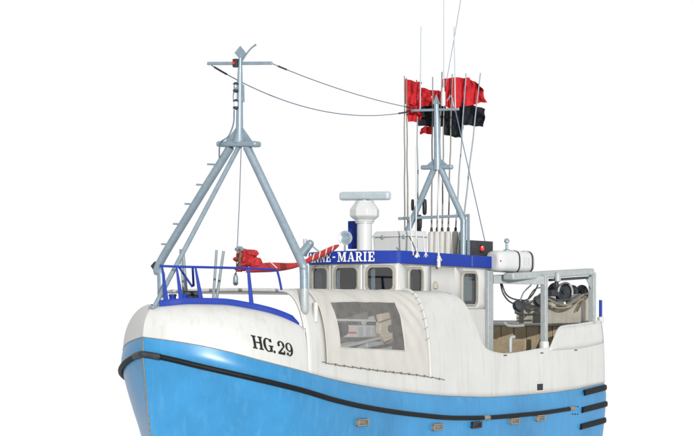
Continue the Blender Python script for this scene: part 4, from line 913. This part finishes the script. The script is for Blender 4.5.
mb = MB(); mb.tube([P(at_d(260, 256.5, dR - 0.25)), P(at_d(270, 261.5, dR - 0.2)), P(at_d(277, 268, dR - 0.1))], 0.012, 6); mb.build('tie_cord', 'rope_white', rt)
mb = MB(); mb.tube(bez([P(at_d(239.5, 249, dR - 0.25)), P(at_d(240.5, 255, dR - 0.33)), P(at_d(239.3, 260, dR - 0.33)), P(at_d(239.8, 266, dR - 0.28))], 5), 0.03, 6); mb.build('lashing', 'rope_olive', rt)
mb = MB(); mb.lathe([(0.02,-0.06),(0.10,-0.04),(0.11,0.01),(0.05,0.06)], P(at_d(239.4, 249, dR - 0.12)), n=10); mb.build('shackle', 'galv', rt, smooth=50)

# ------------------------------------------------------------------ aft gantry, hauler, raft
def py(X, Y, y): return P(at_y(X, Y, y))
mb = MB(); pa = P(at_y(489.3, 273, 1.40)); pb = pa.copy(); pb.z = -1.70 + ZC
mb.beam(pb, pa + Vector((0,0,0.06)), 0.10, 0.26, (1,0,0)); ag = mb.build('aft_gantry', 'galv_pale', boat, bevel=0.012); ag['label'] = 'grey steel frame between the wheelhouse and the stern'
foot = py(544.2, 346.5, 2.14); mb = MB(); mb.beam(foot, Vector((foot.x, foot.y, py(544.2, 275, 2.14).z)), 0.15, 0.15, (1,0,0)); mb.build('post', 'galv_pale', ag, bevel=0.01)
mb = MB(); mb.lathe([(0.13,-0.10),(0.13,0.10),(0.11,0.14)], Vector((foot.x, foot.y, foot.z)), n=12); mb.build('post_foot', 'white', ag)
tb = py(544.2, 280.5, 2.14); mb = MB(); mb.beam(P(at_y(492.5, 279.2, 1.40)), tb, 0.14, 0.22); mb.build('cross_beam', 'galv_pale', ag, bevel=0.01)
ap = py(592.3, 323, 2.10); at_ = py(592.3, 272.5, 2.10); mb = MB(); mb.beam(Vector((ap.x, ap.y, ap.z + 0.0)), Vector((ap.x, ap.y, at_.z)), 0.16, 0.15, (1,0,0)); mb.build('post', 'galv_pale', ag, bevel=0.01)
mb = MB(); c0 = py(588.2, 277, 2.10); mb.prism([Vector((ap.x, 2.09, c0.z)), Vector((ap.x + 0.42, 2.09, c0.z)), Vector((ap.x, 2.09, c0.z - 0.42))], (0, 0.02, 0)); mb.build('gusset', 'galv_pale', ag)
b0, b1 = py(508, 276.6, 1.85), py(589.5, 271.8, 2.10); mb = MB(); mb.beam(b0, b1, 0.34, 0.19); mb.build('boom', 'galv_pale', ag, bevel=0.05, seg=3)
mb = MB(); mb.beam(py(550, 280, 2.1), py(587, 277.6, 2.1), 0.10, 0.07); mb.build('rail_bar', 'steel_dark', ag)
mb = MB(); mb.lathe([(0.05,-0.15),(0.09,-0.12),(0.09,0.05),(0.05,0.12)], py(557.5, 276.5, 2.18), n=10); mb.build('block', 'galv_pale', ag, smooth=50)
mb = MB(); mb.lathe([(0.05,-0.1),(0.08,-0.05),(0.05,0.08)], py(556.5, 284.5, 2.1), n=10); mb.build('block', 'steel_dark', ag, smooth=50)
mb = MB(); mb.beam(py(500, 275.6, 1.40), py(533, 276.0, 1.75), 0.55, 0.05); mb.build('raft_cradle', 'steel_dark', ag)
# hauler housing with drums
mb = MB(); Yh = 1.55
def hp_(X, Y): return py(X, Y, Yh)
poly = [hp_(546.5, 323.5), hp_(592, 322.5), hp_(592, 294.5), hp_(584, 296), hp_(576, 303), hp_(566, 306), hp_(547.5, 304.5)]
mb.prism(poly, (0, -0.05, 0)); dh = mb.build('drum_housing', 'tan_steel', boat, bevel=0.008)
mb = MB(); mb.prism([p + Vector((0, -0.9, 0)) for p in (hp_(546.5, 323.5), hp_(592, 322.5), hp_(592, 300), hp_(547.5, 300))], (0, -0.05, 0)); mb.build('back_plate', 'tan_steel', dh)
for X, Y, r_ in ((561, 292, 0.265), (578.5, 293, 0.23)):
    c = py(X, Y, 1.35); mb = MB(); mb.lathe([(r_,-0.28),(r_,-0.24),(r_*0.62,-0.22),(r_*0.62,0.10),(r_,0.12),(r_*1.02,0.14),(r_,0.17),(r_*0.86,0.18),(r_*0.80,0.13),(r_*0.2,0.10),(r_*0.2,0.16),(0.01,0.17)], c, (0.35, 0.9, 0.0), 28); dr = mb.build('drum', 'steel_dark', dh, smooth=35)
    if X < 570:
        mb = MB(); ax2 = Vector((0.35, 0.9, 0)).normalized(); u_ = ax2.orthogonal().normalized(); v2 = ax2.cross(u_)
        arcp = []
        for i in range(25):
            a = R(-20 + 200 * i / 24); arcp.append(c + ax2 * 0.19 + (Vector((0,0,1)) * math.sin(a) + Vector((-0.93, 0.36, 0)) * math.cos(a)) * r_ * 0.97)
        mb.tube(arcp, 0.028, 6); mb.build('drum_rim', 'pale_pipe', dr)
mb = MB(); mb.box(py(574, 299, 1.45), (0.6, 0.25, 0.28)); mb.build('motor_block', 'outlet', dh, bevel=0.04)
mb = MB(); mb.box(py(552, 302.5, 1.62), (0.22, 0.12, 0.34)); mb.build('valve_block', 'tan_steel', dh, bevel=0.01)
mb = MB(); mb.box(py(553.5, 293, 1.55), (0.34, 0.10, 0.16)); mb.build('valve_block', 'steel_dark', dh, bevel=0.01)
def hose(pts, y, r_=0.022, name='hydraulic_hose', m='hose', par=None):
    mb = MB(); mb.tube(bez([py(X, Y, y + dy) for X, Y, dy in pts], 8), r_, 7); return mb.build(name, m, par or dh, smooth=60)
hose([(591,293,0),(583,295,.05),(575,300,.08),(566,305,.06),(556,303,.04),(547,298,0)], 1.66, 0.032, m='outlet')
hose([(589,297,0),(581,300,.05),(573,306,.08),(562,308,.06),(551,307,.04)], 1.68, 0.022, m='ochre')
hose([(547,296,0),(558,300,.05),(570,299,.08),(580,294,.02)], 1.72, 0.024)
hose([(548,305,0),(560,310,.05),(570,308,.05),(577,302,.02)], 1.70, 0.024, m='net_green')
hose([(582,300,0),(580,305,.03),(577,311,.03)], 1.70, 0.028, m='net_green')
hose([(500.5,283,0),(503,293,.1),(509,301,.1),(519,306,.0)], 1.3, 0.022); hose([(501.5,283,0),(506,294,.1),(514,299,.1),(526,300,.0),(533,294,0),(538,285,0)], 1.3, 0.022)
hose([(519,306,0),(528,304,.1),(535,299,.1),(540,294,.0)], 1.4, 0.022); hose([(516,310,0),(516,313,.0),(524,314.5,.0),(543,314,0)], 1.4, 0.026)
hose([(519,306,0),(530,310,.1),(538,309,.1),(543,304,.0)], 1.45, 0.02); hose([(520,301,0),(524,292,.0),(531,285,0)], 1.45, 0.02, m='galv'); hose([(522,303,0),(534,306,.0),(543,308,0)], 1.5, 0.018)
hose([(525,304,0),(534,290,.1),(543,287,0)], 1.42, 0.018)
for X, Y, r_ in ((519.3, 305.5, 0.16), (539.2, 300.5, 0.15)):
    mb = MB(); mb.lathe([(0.05,-0.10),(r_,-0.09),(r_,-0.03),(r_*0.6,-0.02),(r_*0.6,0.02),(r_,0.03),(r_,0.09),(0.05,0.11)], py(X, Y, 1.4), (0.5, 0.8, 0.2), 20); mb.build('hose_reel', 'steel_dark', dh, smooth=35)
# stern lining, posts
ln = []
for i in range(9):
    y0 = -1.9 + i * 0.42; mb = MB(); mb.box(W(16.90, y0 + 0.205, -0.98), (0.05 + 0.01 * (i % 3), 0.40, 1.06 - 0.012 * (i % 2))); mb.build('board', 'ochre', boat, bevel=0.008)
mb = MB(); mb.beam(W(16.92, -1.95, -0.42), W(16.92, 1.9, -0.42), 0.16, 0.07); mb.build('stern_capping', 'pale_pipe', boat, bevel=0.015)
mb = MB(); p = py(510.3, 352, 1.6); mb.tube([p, py(510.3, 339, 1.6), py(510.8, 337.6, 1.6), py(514, 337, 1.6)], 0.05, 10); mb.build('breather_pipe', 'pale_pipe', boat, smooth=60)
p = py(529.5, 341.5, 0.6); mb = MB(); mb.lathe([(0.05,0),(0.05,0.03),(0.02,0.05)], p, (0.5,0.8,0), 10); mb.build('red_valve', 'red_lamp', boat)
mb = MB(); mb.box(W(14.9, 0.6, -1.25), (1.0, 1.1, 0.9)); mb.build('fish_pound', 'ochre', boat, bevel=0.03)
mb = MB(); mb.tube(bez([py(505, 323, 1.0), py(508, 325.5, 1.0), py(516, 326, 1.0), py(524, 325.5, 1.0)], 5), 0.04, 8); mb.build('deck_pipe', 'pale_pipe', boat, smooth=60)
mb = MB(); mb.tube([py(600.6, 319, 2.05), py(600.6, 300, 2.05)], 0.045, 10); mb.build('stern_post', 'trim_blue', boat)
mb = MB(); mb.lathe([(0.09,-0.1),(0.09,0.06),(0.06,0.08)], py(600.6, 319.5, 2.05), n=10); mb.build('post_socket', 'white', boat)
# life raft canister
ra, rb_ = P(at_y(492.0, 261.0, 1.45)), P(at_y(528.5, 262.4, 1.72))
raft = thing('life_raft', 'white life raft canister strapped to the rack behind the wheelhouse', 'life raft', (ra + rb_) / 2 - Vector((0, 0, 0.3)))
ax_ = (rb_ - ra); L_ = ax_.length; ax_.normalize(); sd_ = Vector((0,0,1)).cross(ax_).normalized()
def rsec(x, k, q=1.0):
    out = []
    for j in range(28):
        a = 2 * math.pi * j / 28; c, s_ = math.cos(a), math.sin(a); e = 0.62
        out.append(ra + ax_ * x + (sd_ * math.copysign(abs(c)**e, c) * 0.29 + Vector((0,0,1)) * math.copysign(abs(s_)**e, s_) * 0.29) * k)
    return out
mb = MB(); prof = [(0.0,0.55),(0.01,0.72),(0.05,0.86),(0.12,0.93)]; prof += [(x, 0.95 + 0.05 * math.sin(math.pi * x / L_)) for x in np.linspace(0.16, L_ - 0.16, 10)] + [(L_ - 0.12, 0.93), (L_ - 0.05, 0.86), (L_ - 0.01, 0.72), (L_, 0.55)]
secs = [rsec(x, k) for x, k in prof]; mb.grid(secs, closed=True); mb.add(secs[0], [tuple(range(28))]); mb.add(secs[-1], [tuple(range(28))]); mb.build('canister', 'gelcoat', raft, smooth=40)
for x in (L_ * 0.52, L_ * 0.88):
    mb = MB(); mb.grid([rsec(x - 0.022, 1.01), rsec(x - 0.022, 1.045), rsec(x + 0.022, 1.045), rsec(x + 0.022, 1.01)], closed=True); mb.build('strap', 'steel_dark', raft)
for k in range(3):
    x = L_ * (0.66 + 0.06 * k); mb = MB(); mb.box(ra + ax_ * x + sd_ * (0.293 if sd_.y > 0 else -0.293) + Vector((0,0,0.02)), (0.018, 0.02, 0.20), (ax_, sd_, (0,0,1))); mb.build('rib', 'gelcoat', raft)
mb = MB(); t_ = ra + ax_ * L_ * 0.40 + Vector((0,0,0.27)); mb.lathe([(0.10,0),(0.10,0.03),(0.035,0.06),(0.035,0.22),(0.07,0.24),(0.07,0.30),(0.03,0.34)], t_, n=12); mb.build('release_fitting', 'galv', raft, smooth=45)
mb = MB(); mb.lathe([(0.022,-0.01),(0.022,0.012)], ra + ax_ * 0.04 + sd_ * (0.27 if sd_.y > 0 else -0.27) , sd_ if sd_.y > 0 else -sd_, 10); mb.build('label_disc', 'red_lamp', raft)
